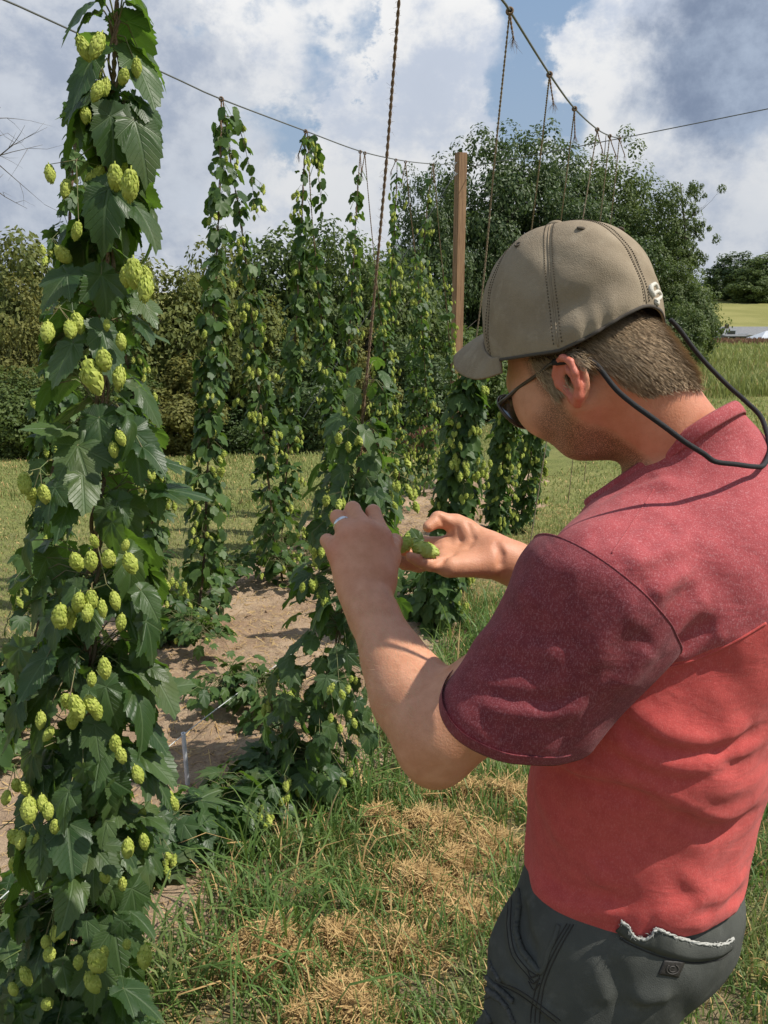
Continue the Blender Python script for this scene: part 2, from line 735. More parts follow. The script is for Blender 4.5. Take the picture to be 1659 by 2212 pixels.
def skin_mat():
    m, k = mat('skin')
    co = k.n('ShaderNodeTexCoord').outputs['Object']
    at = lambda n: k.n('ShaderNodeAttribute', _attribute_name=n).outputs['Fac']
    base = k.mix(k.ss(k.noise(co, 38, 6, .65), .3, .7), (.50, .225, .125), (.60, .295, .18))
    base = k.mix(k.math('MULTIPLY', k.ss(k.noise(co, 9, 3), .45, .7), .3), base, (.56, .22, .14))
    base = k.mix(k.math('MULTIPLY', k.ss(k.noise(co, 620, 2), .64, .74), .35), base, (.25, .1, .05))
    base = k.mix(k.math('MULTIPLY', at('flush'), .75), base, (.50, .085, .065))
    st = k.math('MULTIPLY', at('stubble'), k.ss(k.noise(co, 900, 2, .7), .36, .56))
    base = k.mix(k.math('MULTIPLY', st, .8), base, (.075, .04, .022))
    base = k.mix(at('scalp'), base, (.12, .07, .04))
    h = k.math('ADD', k.noise(co, 420, 4, .6), k.math('MULTIPLY', k.noise(co, 90, 3), .8))
    bp = k.n('ShaderNodeBump', Strength=.45, Distance=.0013, Height=h)
    pr = pbr(k, Base__Color=base, Roughness=.5, Normal=bp.outputs[0])
    pr.inputs['Subsurface Weight'].default_value = .12
    pr.inputs['Subsurface Radius'].default_value = (.9, .32, .16)
    pr.inputs['Subsurface Scale'].default_value = .008
    pr.inputs['Specular IOR Level'].default_value = .35
    fin(k, pr.outputs[0])
    return m


def knit_mat(name, c1, c2, fleck, famt):
    """jersey with pale flecks running along the knit"""
    m, k = mat(name)
    co = k.n('ShaderNodeTexCoord').outputs['Object']
    cs = k.n('ShaderNodeMapping', Vector=co, Scale=(1, 1, 2.6)).outputs[0]
    ca = k.n('ShaderNodeMapping', Vector=co, Scale=(1, 1, .35)).outputs[0]
    c = k.mix(k.ss(k.noise(co, 55, 6, .7), .3, .7), c1, c2)
    c = k.mix(k.math('MULTIPLY', k.ss(k.noise(cs, 420, 3, .6), .55, .74), famt), c, fleck)
    c = k.mix(k.math('MULTIPLY', k.ss(k.noise(ca, 700, 2, .6), .5, .68), famt * .6), c, fleck)
    wr = k.n('ShaderNodeMapping', Vector=co, Rotation=(.35, .5, .2), Scale=(1, 1, 2.4)).outputs[0]
    h = k.math('ADD', k.math('MULTIPLY', k.noise(cs, 800, 2), .55), k.math('MULTIPLY', k.noise(co, 60, 4), .9))
    h = k.math('ADD', h, k.math('MULTIPLY', k.noise(wr, 13, 3, .5, .5), 4.0))
    bp = k.n('ShaderNodeBump', Strength=.55, Distance=.0022, Height=h)
    pr = pbr(k, Base__Color=c, Roughness=.9, Normal=bp.outputs[0])
    pr.inputs['Specular IOR Level'].default_value = .12
    pr.inputs['Sheen Weight'].default_value = .08
    pr.inputs['Sheen Roughness'].default_value = .5
    fin(k, pr.outputs[0])
    return m


def cloth_mat(name, c1, c2, c3, sc=14, wear=.5):
    m, k = mat(name)
    co = k.n('ShaderNodeTexCoord').outputs['Object']
    c = k.mix(k.ss(k.noise(co, sc, 6, .65), .3, .7), c1, c2)
    c = k.mix(k.math('MULTIPLY', k.ss(k.noise(co, sc * 3, 5, .7), .5, .75), wear), c, c3)
    wv = k.n('ShaderNodeMapping', Vector=co, Rotation=(.6, .3, .7), Scale=(1, .25, 1)).outputs[0]
    h = k.math('ADD', k.noise(wv, 900, 2), k.math('MULTIPLY', k.noise(co, 70, 5), 1.2))
    bp = k.n('ShaderNodeBump', Strength=.5, Distance=.0016, Height=h)
    pr = pbr(k, Base__Color=c, Roughness=.92, Normal=bp.outputs[0])
    pr.inputs['Specular IOR Level'].default_value = .15
    fin(k, pr.outputs[0])
    return m


SKIN = skin_mat()
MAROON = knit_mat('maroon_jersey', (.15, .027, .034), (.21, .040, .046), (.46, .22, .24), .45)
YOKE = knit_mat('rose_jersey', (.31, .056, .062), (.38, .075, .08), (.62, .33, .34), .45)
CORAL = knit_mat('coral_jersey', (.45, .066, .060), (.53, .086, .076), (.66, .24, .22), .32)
KHAKI = cloth_mat('khaki_twill', (.22, .172, .118), (.285, .23, .162), (.36, .30, .22), 16, .5)
CANVAS = cloth_mat('charcoal_canvas', (.058, .061, .055), (.080, .083, .074), (.12, .122, .11), 12, .55)
FRAY = cloth_mat('frayed_canvas', (.33, .33, .30), (.45, .45, .42), (.2, .2, .19), 160, .6)
STITCH = plain('dark_thread', (.03, .027, .024), .9)
WHITE_TH = plain('white_thread', (.52, .49, .42), .7, bump=.001, bs=500)
BLACK = plain('black_cord', (.012, .012, .013), .8, bump=.001, bs=700)
METAL = plain('silver', (.62, .63, .66), .22, 1.0)
HAIRM = plain('brown_hair', (.16, .095, .048), .5, col2=(.30, .19, .10), scale=260, spec=.5)

TA = R(36)
Ft = np.array([-math.cos(TA), math.sin(TA), 0])
Lt = np.array([-math.sin(TA), -math.cos(TA), 0])
Zt = np.array([0, 0, 1.])
TAX = np.array([Ft, Lt, Zt])

SL = U(1300, 1290, .975)
EL = U(930, 1596, 1.03)
WL = U(790, 1292, 1.175)
SR = SL - .37 * Lt
SC = (SL + SR) / 2
ER = U(1330, 1330, 1.36)
WR = U(1082, 1204, 1.325)
NB = U(1490, 985, 1.075)

CA = R(28)
# head
HA, HP = R(56), R(40)
Fh = np.array([-math.cos(HA) * math.cos(HP), math.sin(HA) * math.cos(HP), -math.sin(HP)])
Lh = np.array([-math.sin(HA), -math.cos(HA), 0])
Uh = np.cross(Fh, Lh)
HO = U(1228, 816, .985) + Fh * .030 - Lh * .081 + Uh * .026
HAX = np.array([Fh, Lh, Uh])


def hp(f, l, u):
    return HO + Fh * f + Lh * l + Uh * u


capF = unit(Fh * math.cos(CA) + Uh * math.sin(CA))
capU = unit(np.cross(capF, Lh))
CC = hp(.006, 0, .034) + np.array([-.013, .004, .052])


def cap_u(P):
    """height above the lower edge of the cap"""
    D = np.asarray(P) - CC
    ph = np.arctan2(D @ Lh / .095, D @ capF / .116)
    return D @ capU - (-.016 - .006 * (1 - np.cos(ph)) / 2 - .040 * sstep(.25, 1.25, np.abs(ph)) * (1 - sstep(1.95, 3.2, np.abs(ph))))


def to_head(P):
    return (np.asarray(P) - HO) @ HAX.T


body = Blob()
b = body
# trunk (under the clothes)
b.ell((.362, 1.05, 1.26), TAX, (.10, .155, .22), .04)
b.cone((.352, 1.03, .84), (.355, 1.035, 1.15), .115, .11, .05, flat=(Lt, .78))
b.cone(SL + np.array([.055, .05, .0]), SR, .05, .05, .05)
b.cone(NB + np.array([.01, .02, -.03]), hp(-.028, 0, -.02), .056, .056, .03)
b.cone(NB + np.array([.0, .01, -.04]), SL + np.array([.06, .055, .01]), .045, .034, .05)
b.cone(NB + np.array([.0, .01, -.04]), SR + np.array([-.01, -.03, .02]), .045, .04, .05)
# legs and feet
for s, kx, ky in ((1, .225, .94), (-1, .21, 1.12)):
    hip = np.array([.33, 1.02, .86]) + Lt * .075 * s
    knee = np.array([kx, ky, .46])
    ank = knee + np.array([.045, -.01, -.38])
    b.cone(hip, knee, .085, .055, .05)
    b.cone(knee, knee + np.array([.02, 0, -.12]), .055, .056, .03)
    b.cone(knee + np.array([.02, 0, -.12]), ank, .056, .036, .03)
    b.cone(ank + np.array([0, 0, -.04]), ank + Ft * .12 + np.array([0, 0, -.055]), .036, .024, .03)
# left arm
b.cone(SL + np.array([.01, .01, -.022]), EL + (SL - EL) * .12, .054, .0475, .03)
b.cone(SL + (EL - SL) * .55 + np.array([0, 0, -.018]), EL + (SL - EL) * .1, .046, .046, .03)
d = WL - EL
b.cone(EL, EL + d * .28, .043, .0455, .03)
b.cone(EL + d * .28, WL - d * .06, .0455, .030, .02)
b.cone(EL + d * .12 + np.array([.018, 0, .01]), EL + d * .5, .036, .03, .03)
b.ell(EL + np.array([.006, -.008, -.026]), np.eye(3), (.026, .026, .026), .03)
b.cone(WL - d * .12, WL + d * .04, .0285, .028, .02)
# left hand, back towards the viewer
LH = dict(
    index=[(824, 1160, 1.215), (806, 1106, 1.243), (806, 1118, 1.272), (818, 1142, 1.285)],
    middle=[(790, 1150, 1.205), (762, 1100, 1.238), (766, 1112, 1.268), (780, 1140, 1.28)],
    ring=[(757, 1160, 1.20), (729, 1117, 1.232), (738, 1130, 1.258), (755, 1152, 1.268)],
    pinky=[(727, 1190, 1.2), (706, 1168, 1.226), (714, 1172, 1.246), (730, 1182, 1.256)])
for f, rd in (('index', (.0128, .0104, .0094, .0078)), ('middle', (.0132, .0108, .0096, .008)), ('ring', (.0125, .0102, .0092, .0077)), ('pinky', (.0115, .0092, .0082, .007))):
    P = [U(*q) for q in LH[f]]
    b.cone(U(795, 1268, 1.185) + (P[0] - U(775, 1160, 1.2)) * .35, P[0], .0165, rd[0], .016)
    b.chain(P, rd, .0055, .004)
b.cone(U(778, 1240, 1.19), U(778, 1190, 1.205), .026, .023, .03, flat=(unit(ray(778, 1200)), 1.5))
b.cone(U(822, 1250, 1.195), U(838, 1205, 1.225), .019, .016, .02)
b.chain([U(838, 1205, 1.225), U(846, 1180, 1.25), U(852, 1170, 1.275), U(858, 1168, 1.292)], (.015, .0125, .011, .0088), .012)
# right arm and open right hand
b.cone(SR, ER, .055, .046, .03)
d = WR - ER
b.cone(ER, ER + d * .3, .043, .044, .03)
b.cone(ER + d * .3, WR, .044, .0285, .02)
b.cone(WR - d * .1, U(1058, 1203, 1.325), .0285, .0285, .02)
RH = dict(
    index=[(962, 1176, 1.352), (912, 1172, 1.366), (872, 1172, 1.36), (838, 1171, 1.348)],
    middle=[(960, 1194, 1.335), (912, 1196, 1.343), (880, 1194, 1.33), (852, 1188, 1.318)],
    ring=[(957, 1210, 1.315), (904, 1221, 1.312), (874, 1217, 1.302), (851, 1206, 1.293)],
    pinky=[(962, 1222, 1.296), (928, 1219, 1.284), (905, 1211, 1.276), (886, 1203, 1.27)])
for f, rd in (('index', (.0120, .0100, .0090, .0074)), ('middle', (.0125, .0104, .0094, .0078)), ('ring', (.0125, .0104, .0094, .0078)), ('pinky', (.0128, .0100, .0090, .0075))):
    P = [U(*q) for q in RH[f]]
    b.cone(U(1050, 1200, 1.33) + (P[0] - U(960, 1200, 1.325)) * .45, P[0], .0175, rd[0], .014)
    b.chain(P, rd, .0055, .004)
b.cone(U(1050, 1222, 1.305), U(975, 1226, 1.288), .0165, .0125, .016)
b.cone(U(1052, 1178, 1.345), U(1004, 1146, 1.352), .021, .0175, .022)
b.chain([U(1004, 1146, 1.352), U(984, 1131, 1.352), U(947, 1122, 1.343), U(925, 1138, 1.33)], (.0165, .0138, .0118, .0088), .012)
# creases of the open palm, the knuckles and the elbow
for ln in ([(880, 292), (905, 330), (950, 368)], [(868, 575), (892, 566), (905, 548)], [(1222, 470), (1252, 520), (1250, 585)], [(1238, 450), (1272, 520), (1268, 580)], [(985, 350), (1010, 430), (960, 520), (900, 560)], [(770, 560), (790, 540), (800, 520)], [(1060, 330), (1090, 420), (1060, 480)]):
    Q = [body.trace(950 * .6777 + a * .3472, 1500 * .6777 + c * .3472, .9) for a, c in ln]
    Q = [q for q in Q if q is not None]
    for i in range(len(Q) - 1):
        b.cone(Q[i], Q[i + 1], .0018, .0018, .006, True)
# head
b.ell(hp(.012, 0, .036), HAX, (.084, .075, .092), .02)
b.cone(hp(-.040, 0, -.01), U(1525, 965, 1.095), .030, .024, .05)
b.ell(hp(.045, 0, -.008), HAX, (.048, .06, .072), .04)
for s in (1, -1):
    b.cone(hp(-.006, .054 * s, -.046), hp(.048, .026 * s, -.066), .017, .019, .03)
    b.ell(hp(.062, .047 * s, -.010), HAX, (.026, .02, .03), .03)
    b.ell(hp(.092, .031 * s, .020), HAX, (.014, .016, .012), .014, True)
    b.ell(hp(.079, .031 * s, .020), HAX, (.0125, .0125, .0125), .003)
b.ell(hp(.052, 0, -.066), HAX, (.02, .026, .018), .025)
b.cone(hp(.083, -.036, .038), hp(.083, .036, .038), .014, .014, .02)
b.cone(hp(.088, 0, .026), hp(.103, 0, -.014), .0075, .010, .014)
for s in (1, -1):
    b.ell(hp(.095, .011 * s, -.018), HAX, (.01, .008, .008), .01)
b.cone(hp(.080, -.018, -.048), hp(.080, .018, -.048), .007, .007, .01)
b.cone(hp(.078, -.016, -.057), hp(.078, .016, -.057), .0075, .0075, .008)
for s in (1, -1):
    e = lambda f, u, o=0: hp(f - .020, s * (.0765 + .32 * max(0, .012 - f) + o), u * .80 - .030)
    rimp = [e(.006, -.004, -.004), e(.012, .010), e(.008, .025), e(-.006, .0335), e(-.021, .030), e(-.030, .016), e(-.029, -.002), e(-.022, -.017), e(-.013, -.028)]
    b.chain(rimp, (.003, .0038, .0042, .0042, .0042, .0042, .0040, .004, .0048), .005, .003)
    b.cone(e(-.013, -.028), e(-.003, -.031, -.003), .0052, .005, .004)
    b.cone(e(-.003, -.031, -.003), e(.004, -.02, -.006), .005, .004, .006)
    axe = HAX.copy()
    b.ell(e(-.012, .002, -.008), HAX, (.022, .006, .03), .006)
    b.chain([e(-.012, .024, -.002), e(-.018, .008, -.002), e(-.016, -.010, -.002)], (.003, .0034, .003), .005, .003)
    b.ell(e(-.004, -.003, -.001), HAX, (.0095, .006, .013), .004, True)
    b.ell(e(-.008, .0235, .002), HAX, (.008, .004, .004), .003, True)

v, f = body.mesh(.0027, smooth=1)
person = empty('person', (.33, 1.03, 0), 'person in a khaki cap and red shirt bending over the hops in their hand', 'person')
mb = MB()
mb.add(v, f)
body_o = mb.build('body', SKIN, person)
me = body_o.data
H = to_head(v)
He = H[:, 2] + .026
on_head = (H[:, 2] > -.14) & (np.abs(H[:, 1]) < .11) & (H[:, 0] > -.13) & (H[:, 0] < .14) & (v[:, 2] > 1.44)
jaw = sstep(-.002, -.03, H[:, 2] + .014 - .25 * np.clip(.05 - H[:, 0], 0, .1) + 0) * sstep(-.006, .012, H[:, 0] + .05 * (H[:, 2] + .06))
jaw *= 1 - sstep(-.012, -.03, -(-H[:, 2] - .034)) * sstep(.055, .075, H[:, 0]) * .0
cheek = sstep(.048, .07, H[:, 0]) * sstep(-.052, -.035, H[:, 2])
side = np.maximum(jaw * (1 - cheek), sstep(-.012, -.004, H[:, 0]) * sstep(.03, .018, H[:, 0]) * sstep(-.04, -.01, H[:, 2]) * .9)
isear = (np.abs(H[:, 1]) > .068 + .012 * sstep(0, -.03, H[:, 0])) & (H[:, 0] < -.002) & (H[:, 0] > -.07) & (np.abs(He) < .044)
isear &= np.abs(H[:, 1]) > .0735 + .25 * np.clip(-H[:, 0] - .012, 0, .1) * 0
hairline = -.052 - .012 * np.sin(H[:, 1] * 60) * 0
scal = on_head & (cap_u(v) < .004) & (He > .0 - .052 * sstep(-.028, -.06, H[:, 0])) & (H[:, 0] < .014 - .4 * np.clip(-He, 0, .1)) & ~isear
scal &= ~((H[:, 0] > -.055) & (He < -.0))
at = lambda n, a: me.attributes.new(n, 'FLOAT', 'POINT').data.foreach_set('value', np.ascontiguousarray(a, np.float32))
at('stubble', np.where(on_head & ~isear, np.clip(side, 0, 1), 0))
knu = np.zeros(len(v))
for q in ('middle', 'index', 'ring', 'pinky'):
    knu = np.maximum(knu, .45 * np.exp(-(np.linalg.norm(v - U(*LH[q][0]), axis=1) / .016) ** 2))
at('flush', np.where(isear & on_head, .8, knu + .22 * on_head * (H[:, 2] < -.02) * (H[:, 0] < .0)))
at('scalp', np.where(scal, .9, 0))
BB = bvh_of(me)

# hair: short strands combed back and down
nv = np.zeros(len(v) * 3, np.float32)
me.vertices.foreach_get('normal', nv)
nv = nv.reshape(-1, 3)
idx = np.nonzero(scal & (cap_u(v) < -.001))[0]
pick = rng.choice(idx, 19000)
pick = pick[rng.random(len(pick)) < np.clip((He[pick] + .056) / .02 + .25, .12, 1)]
root = v[pick] + nv[pick] * .0005 + rng.normal(0, .0012, (len(pick), 3))
flow = -Uh * .9 - Fh * .55
dirn = flow + nv[pick] * .42 + rng.normal(0, .14, (len(pick), 3))
low = sstep(-.02, -.055, He[pick])
dirn += nv[pick] * .25 * (1 - low)[:, None]
dirn /= np.linalg.norm(dirn, axis=1, keepdims=True)
ln = (.019 - .011 * low) * rng.uniform(.6, 1.2, len(pick))
sd = np.cross(dirn, nv[pick])
sd /= np.linalg.norm(sd, axis=1, keepdims=True)
w = .00030
mid = root + dirn * (ln * .55)[:, None] + nv[pick] * .001
tip = root + dirn * ln[:, None] - Uh * (ln * .12)[:, None] - nv[pick] * (ln * .1)[:, None]
hv = np.stack([root - sd * w, root + sd * w, mid + sd * w, mid - sd * w, tip], 1).reshape(-1, 3)
i5 = np.arange(len(pick)) * 5
mb = MB()
mb.add(hv, np.stack([i5, i5 + 1, i5 + 2, i5 + 3], 1))
mb.f.append(np.stack([i5 + 3, i5 + 2, i5 + 4], 1))
mb.m.append(np.zeros(len(i5)))
mb.uv.append(None)
hair_mb = mb
# fine pale hair of the forearms
nf = []
for A_, B_ in ((EL, WL), (ER, WR)):
    D_ = B_ - A_
    L_ = np.linalg.norm(D_)
    t_ = (v - A_) @ D_ / L_ ** 2
    d_ = np.linalg.norm(v - A_ - t_[:, None] * D_, axis=1)
    ix = np.nonzero((t_ > -.05) & (t_ < .92) & (d_ < .062))[0]
    ix = rng.choice(ix, 2600)
    g_ = unit(D_) * .8 + nv[ix] * .55 + rng.normal(0, .3, (len(ix), 3))
    g_ /= np.linalg.norm(g_, axis=1, keepdims=True)
    l_ = rng.uniform(.006, .014, len(ix))[:, None]
    s_ = np.cross(g_, nv[ix])
    s_ /= np.linalg.norm(s_, axis=1, keepdims=True)
    nf.append(np.stack([v[ix] - s_ * .00012, v[ix] + s_ * .00012, v[ix] + g_ * l_ - nv[ix] * l_ * .2], 1).reshape(-1, 3))
nf = np.concatenate(nf)
mb = MB()
mb.add(nf, np.arange(len(nf)).reshape(-1, 3))
mb.build('arm_hair', plain('pale_arm_hair', (.55, .38, .22), .45), person)
mb = hair_mb
hm, k = mat('short_brown_hair')
rnd = k.n('ShaderNodeNewGeometry').outputs['Random Per Island']
pr = pbr(k, Base__Color=k.mix(rnd, (.19, .125, .072), (.58, .43, .27)), Roughness=.42)
fin(k, pr.outputs[0])
mb.build('hair', hm, person)

# ------------------------------------------------------------------ shirt
shirt = Blob()
s = shirt
s.ell((.368, 1.052, 1.24), TAX, (.135, .187, .235), .05)
s.cone((.336, 1.03, .80), (.355, 1.04, 1.2), .140, .146, .06, flat=(Lt, .80))
s.cone(SL + np.array([.012, .012, .006]), SR - np.array([.03, .03, 0]), .079, .07, .05)
s.cone(NB + np.array([.012, .022, -.035]), NB + np.array([-.012, .015, .05]), .082, .068, .03)
s.cone(NB + np.array([.02, .02, -.05]), SL + np.array([.05, .045, .012]), .06, .068, .06)
s.cone(NB + np.array([.03, .035, -.05]), SR + np.array([-.02, -.03, .01]), .066, .07, .06)
s.cone(NB + np.array([.05, .02, -.08]), NB + np.array([.07, -.02, -.16]), .075, .09, .07)
s.ell((.425, .995, 1.32), TAX, (.09, .13, .14), .06)

FOLDS = [  # picture line, half width, height (ridge > 0, groove < 0)
    ([r7(960, 1140), r7(1200, 1280), r7(1400, 1300), r7(1600, 1210)], .016, .007),
    ([r7(900, 1180), r7(1150, 1325), r7(1400, 1345), r7(1650, 1250)], .012, -.007),
    ([r7(870, 1290), r7(1100, 1395), r7(1400, 1400), r7(1659, 1290)], .015, .007),
    ([r7(860, 1330), r7(1100, 1445), r7(1330, 1450), r7(1600, 1360)], .012, -.007),
    ([r7(520, 1350), r7(760, 1440), r7(1000, 1500), r7(1200, 1560), r7(1330, 1640)], .015, .008),
    ([r7(520, 1395), r7(740, 1485), r7(990, 1545), r7(1180, 1600)], .013, -.008),
    ([r7(1200, 1480), r7(1400, 1540), r7(1560, 1500), r7(1659, 1440)], .014, .007),
    ([r8(850, 50), r8(1100, 90), r8(1350, 80), r8(1540, 165)], .015, .006),
    ([r8(1180, 170), r8(1300, 260), r8(1430, 300), r8(1659, 130)], .015, .009),
    ([r8(1180, 230), r8(1330, 340), r8(1490, 360), r8(1659, 230)], .013, -.008),
    ([r8(1230, 560), r8(1390, 700), r8(1520, 620), r8(1659, 520)], .016, .006),
    ([r8(1190, 590), r8(1360, 760), r8(1560, 670)], .015, -.003),
    ([r8(1080, 800), r8(1390, 700)], .013, .005),
    ([r8(1130, 830), r8(1380, 790), r8(1600, 690)], .012, .006),
    ([r8(480, 480), r8(560, 640), r8(700, 720), r8(1000, 760)], .018, .007),
    ([r8(560, 590), r8(720, 680), r8(1000, 720)], .014, -.005),
    ([r8(520, 100), r8(620, 300), r8(700, 480)], .022, .006),
    ([r8(860, 520), r8(830, 640)], .014, .004),
    ([r7(1330, 560), r7(1230, 640), r7(1170, 720), r7(1150, 800)], .014, -.004),
    ([r7(1370, 590), r7(1270, 680), r7(1195, 780), r7(1165, 860)], .015, .0045),
    ([r7(1420, 720), r7(1310, 790), r7(1180, 880)], .013, -.005),
    ([r7(1460, 750), r7(1340, 830), r7(1190, 920)], .014, .0045),
    ([r7(1240, 430), r7(1130, 500), r7(1050, 560), r7(1000, 560)], .013, -.004),
    ([r7(1270, 470), r7(1160, 540), r7(1080, 610)], .013, .004),
    ([r7(1240, 280), r7(1040, 390)], .012, -.005),
    ([r7(1290, 300), r7(1060, 430), r7(960, 470)], .014, .005),
    ([r7(1130, 180), r7(900, 300), r7(760, 340)], .014, -.004),
    ([r7(880, 110), r7(1080, 60), r7(1240, 70)], .010, .004),
    ([r7(780, 170), r7(1000, 60), r7(1150, 20)], .010, -.004),
    ([r7(760, 1160), r7(790, 1230), r7(770, 1400)], .008, -.003),
]


def fold_post(blob, folds, t0, jit, amp=1.35):
    segs = []
    for pts, wd, ht in folds:
        Q = [blob.trace(x, y, t0) for x, y in spline(np.array([(a, b, 0) for a, b in pts], float), max(4, 3 * len(pts)))[:, :2]]
        Q = [q for q in Q if q is not None]
        if len(Q) > 1:
            segs.append((np.array(Q), wd, ht))

    def post(P, d):
        d = d.copy()
        d += .0016 * np.sin(P[:, 2] * 70 + 2.1 * np.sin(P[:, 0] * 31 + P[:, 1] * 23)) * np.sin(P[:, 0] * 40 + P[:, 1] * 27 + 1.3)
        d += jit * np.sin(P[:, 2] * 26 + P[:, 0] * 17) * np.sin(P[:, 1] * 21 - P[:, 0] * 14 + .7)
        near = np.nonzero(np.abs(d) < .04)[0]
        X = P[near]
        add = np.zeros(len(near))
        for Q, wd, ht in segs:
            lo, hi = Q.min(0) - 3 * wd, Q.max(0) + 3 * wd
            s = np.nonzero(((X > lo) & (X < hi)).all(1))[0]
            if not len(s):
                continue
            Y = X[s]
            best = np.full(len(s), 9.0)
            tt = np.zeros(len(s))
            for i in range(len(Q) - 1):
                a, ab = Q[i], Q[i + 1] - Q[i]
                t = np.clip((Y - a) @ ab / max(ab @ ab, 1e-12), 0, 1)
                e = np.linalg.norm(Y - a - t[:, None] * ab, axis=1)
                m = e < best
                best[m] = e[m]
                tt[m] = (i + t[m]) / (len(Q) - 1)
            fade = np.clip(np.minimum(tt, 1 - tt) * 5, .15, 1)
            add[s] += amp * ht * fade * np.exp(-(best / (wd * (.7 + .3 * fade))) ** 2)
        d[near] -= add
        return d
    return post


post = fold_post(shirt, FOLDS, .7, .0025)
v, f = shirt.mesh(.0036, post, margin=.012, smooth=2)
mb = MB()
mb.add(v, f)
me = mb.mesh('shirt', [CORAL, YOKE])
cut(me, (.345, 1.03, .898), (.08, -.24, -1))
# neck opening through the back of the collar and the hollow of the throat
c_back, c_left, c_front = U(1583, 897, 1.10), U(1410, 985, 1.015), U(1325, 1050, 1.06)
nn = np.cross(c_left - c_back, c_front - c_back)
nn = unit(nn if nn @ (HO - NB) > 0 else -nn)
cut(me, c_back, nn, lambda p: np.linalg.norm(p - NB) < .16)
# the yoke: everything above the seam across the back
y1, y2 = shirt.trace(1432, 1442, .7), shirt.trace(1655, 1346, .7)
y3 = (y1 + y2) / 2 + Ft * .1
yn = np.cross(y2 - y1, y3 - y1)
yn = unit(yn if yn[2] > 0 else -yn)
bm = bmesh.new()
bm.from_mesh(me)
bmesh.ops.bisect_plane(bm, geom=bm.verts[:] + bm.edges[:] + bm.faces[:], dist=1e-5, plane_co=Vector(y1), plane_no=Vector(yn))
for q in bm.faces:
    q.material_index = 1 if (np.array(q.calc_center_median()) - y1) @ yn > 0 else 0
bm.to_mesh(me)
bm.free()
for q in me.polygons:
    q.use_smooth = True
SB = bvh_of(me)
shirt_o = link('shirt', me, person)
md = shirt_o.modifiers.new('cloth_thickness', 'SOLIDIFY')
md.thickness = .002
md.offset = -1


def on(bv, pts, n, back=.0, close=False):
    """picture line laid on a surface"""
    Q = spline(np.array([(a, b, 0) for a, b in pts], float), n)[:, :2]
    out = [hit(bv, x, y, back) for x, y in Q]
    return np.array([q for q in out if q is not None])


# collar band, yoke seam and hem
loop = rim(me, c_back, nn, 4e-4)
if len(loop) > 20:
    L = resample(loop, 160)
    mb = MB()
    loop_tube(mb, L - nn * .003, .0022, 8, 4.2, nn)
    co = mb.build('collar', YOKE, shirt_o)
    mb = MB()
    cen = L.mean(0)
    out = L - cen
    out /= np.linalg.norm(out, axis=1, keepdims=True)
seam = on(SB, [(1432, 1444), (1500, 1425), (1580, 1390), (1655, 1346)], 60, .0)
mb = MB()
mb.add(*tube(seam, .0016, 5))
mb.build('yoke_seam', CORAL, shirt_o)
mb = MB()
sh = on(SB, [r7(905, 400), r7(960, 320), r7(1040, 200), r7(1110, 90)], 40, -.0003)
mb.add(*tube(sh, .0011, 5))
mb.build('shoulder_seam', YOKE, shirt_o)

# sleeves
arm_ax = unit(SL - EL)
AH_N = unit(arm_ax * .92 + np.array([0, .40, 0]))
AH_C = SL + arm_ax * .004
CUFF_N = np.array([-.19, .36, -.91])
CUFF_C = U(1109, 1531, .99)
slv = Blob()
slv.cone(SL + np.array([.05, .045, .012]), SL, .083, .0865, .03)
slv.cone(SL, U(1072, 1546, .99), .087, .067, .04)
slv.cone(SL + np.array([.0, 0, -.02]), U(1185, 1550, .99), .07, .055, .05)
SF = [
    ([r7(250, 1100), r7(400, 1150), r7(650, 1170), r7(800, 1080)], .011, .008),
    ([r7(230, 1065), r7(400, 1105), r7(640, 1120), r7(780, 1040)], .011, -.005),
    ([r7(230, 960), r7(330, 1040), r7(560, 1075)], .012, .004),
    ([r7(1050, 620), r7(930, 730), r7(850, 860), r7(800, 1000)], .022, .006),
    ([r7(980, 560), r7(850, 690), r7(760, 830), r7(700, 960)], .022, -.006),
    ([r7(1100, 760), r7(980, 880), r7(880, 1040)], .018, -.005),
    ([r7(1120, 850), r7(1020, 960), r7(930, 1070)], .016, .006),
    ([r7(560, 520), r7(480, 660), r7(380, 800), r7(280, 900)], .028, .005),
    ([r7(700, 560), r7(600, 720), r7(480, 880), r7(380, 980)], .026, -.005),
    ([r7(520, 400), r7(640, 470), r7(800, 480)], .014, .004),
    ([r7(330, 800), r7(500, 880), r7(700, 900)], .016, .003),
    ([r7(300, 850), r7(480, 930), r7(690, 960)], .014, -.003),
]
v, f = slv.mesh(.003, fold_post(slv, SF, .7, .002, .85), margin=.01, smooth=2)
mb = MB()
mb.add(v, f)
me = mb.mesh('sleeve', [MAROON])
cut(me, AH_C, AH_N)
cut(me, CUFF_C, CUFF_N)
VB = bvh_of(me)
sl = link('sleeve', me, shirt_o)
md = sl.modifiers.new('cloth_thickness', 'SOLIDIFY')
md.thickness = .002
md.offset = -1
for nm, co_, no_, rr, fl in (('armhole_seam', AH_C, AH_N, .0010, 1.0), ('cuff', CUFF_C, CUFF_N, .0005, 16.0)):
    lp = rim(me, co_, no_, 4e-4)
    if len(lp) > 20:
        L = resample(lp, 140)
        mb = MB()
        loop_tube(mb, L - (unit(no_) * .006 if nm == 'cuff' else 0), rr, 8, fl, unit(no_))
        mb.build(nm, MAROON, sl if nm == 'cuff' else shirt_o)
# the far sleeve
slr = Blob()
slr.cone(SR - np.array([.02, .02, 0]), SR + (ER - SR) * .62, .078, .066, .03)
v, f = slr.mesh(.006, fold_post(slr, [], .7, .002), margin=.01)
mb = MB()
mb.add(v, f)
me = mb.mesh('sleeve', [MAROON])
cut(me, SR + (ER - SR) * .55, ER - SR)
link('sleeve', me, shirt_o)
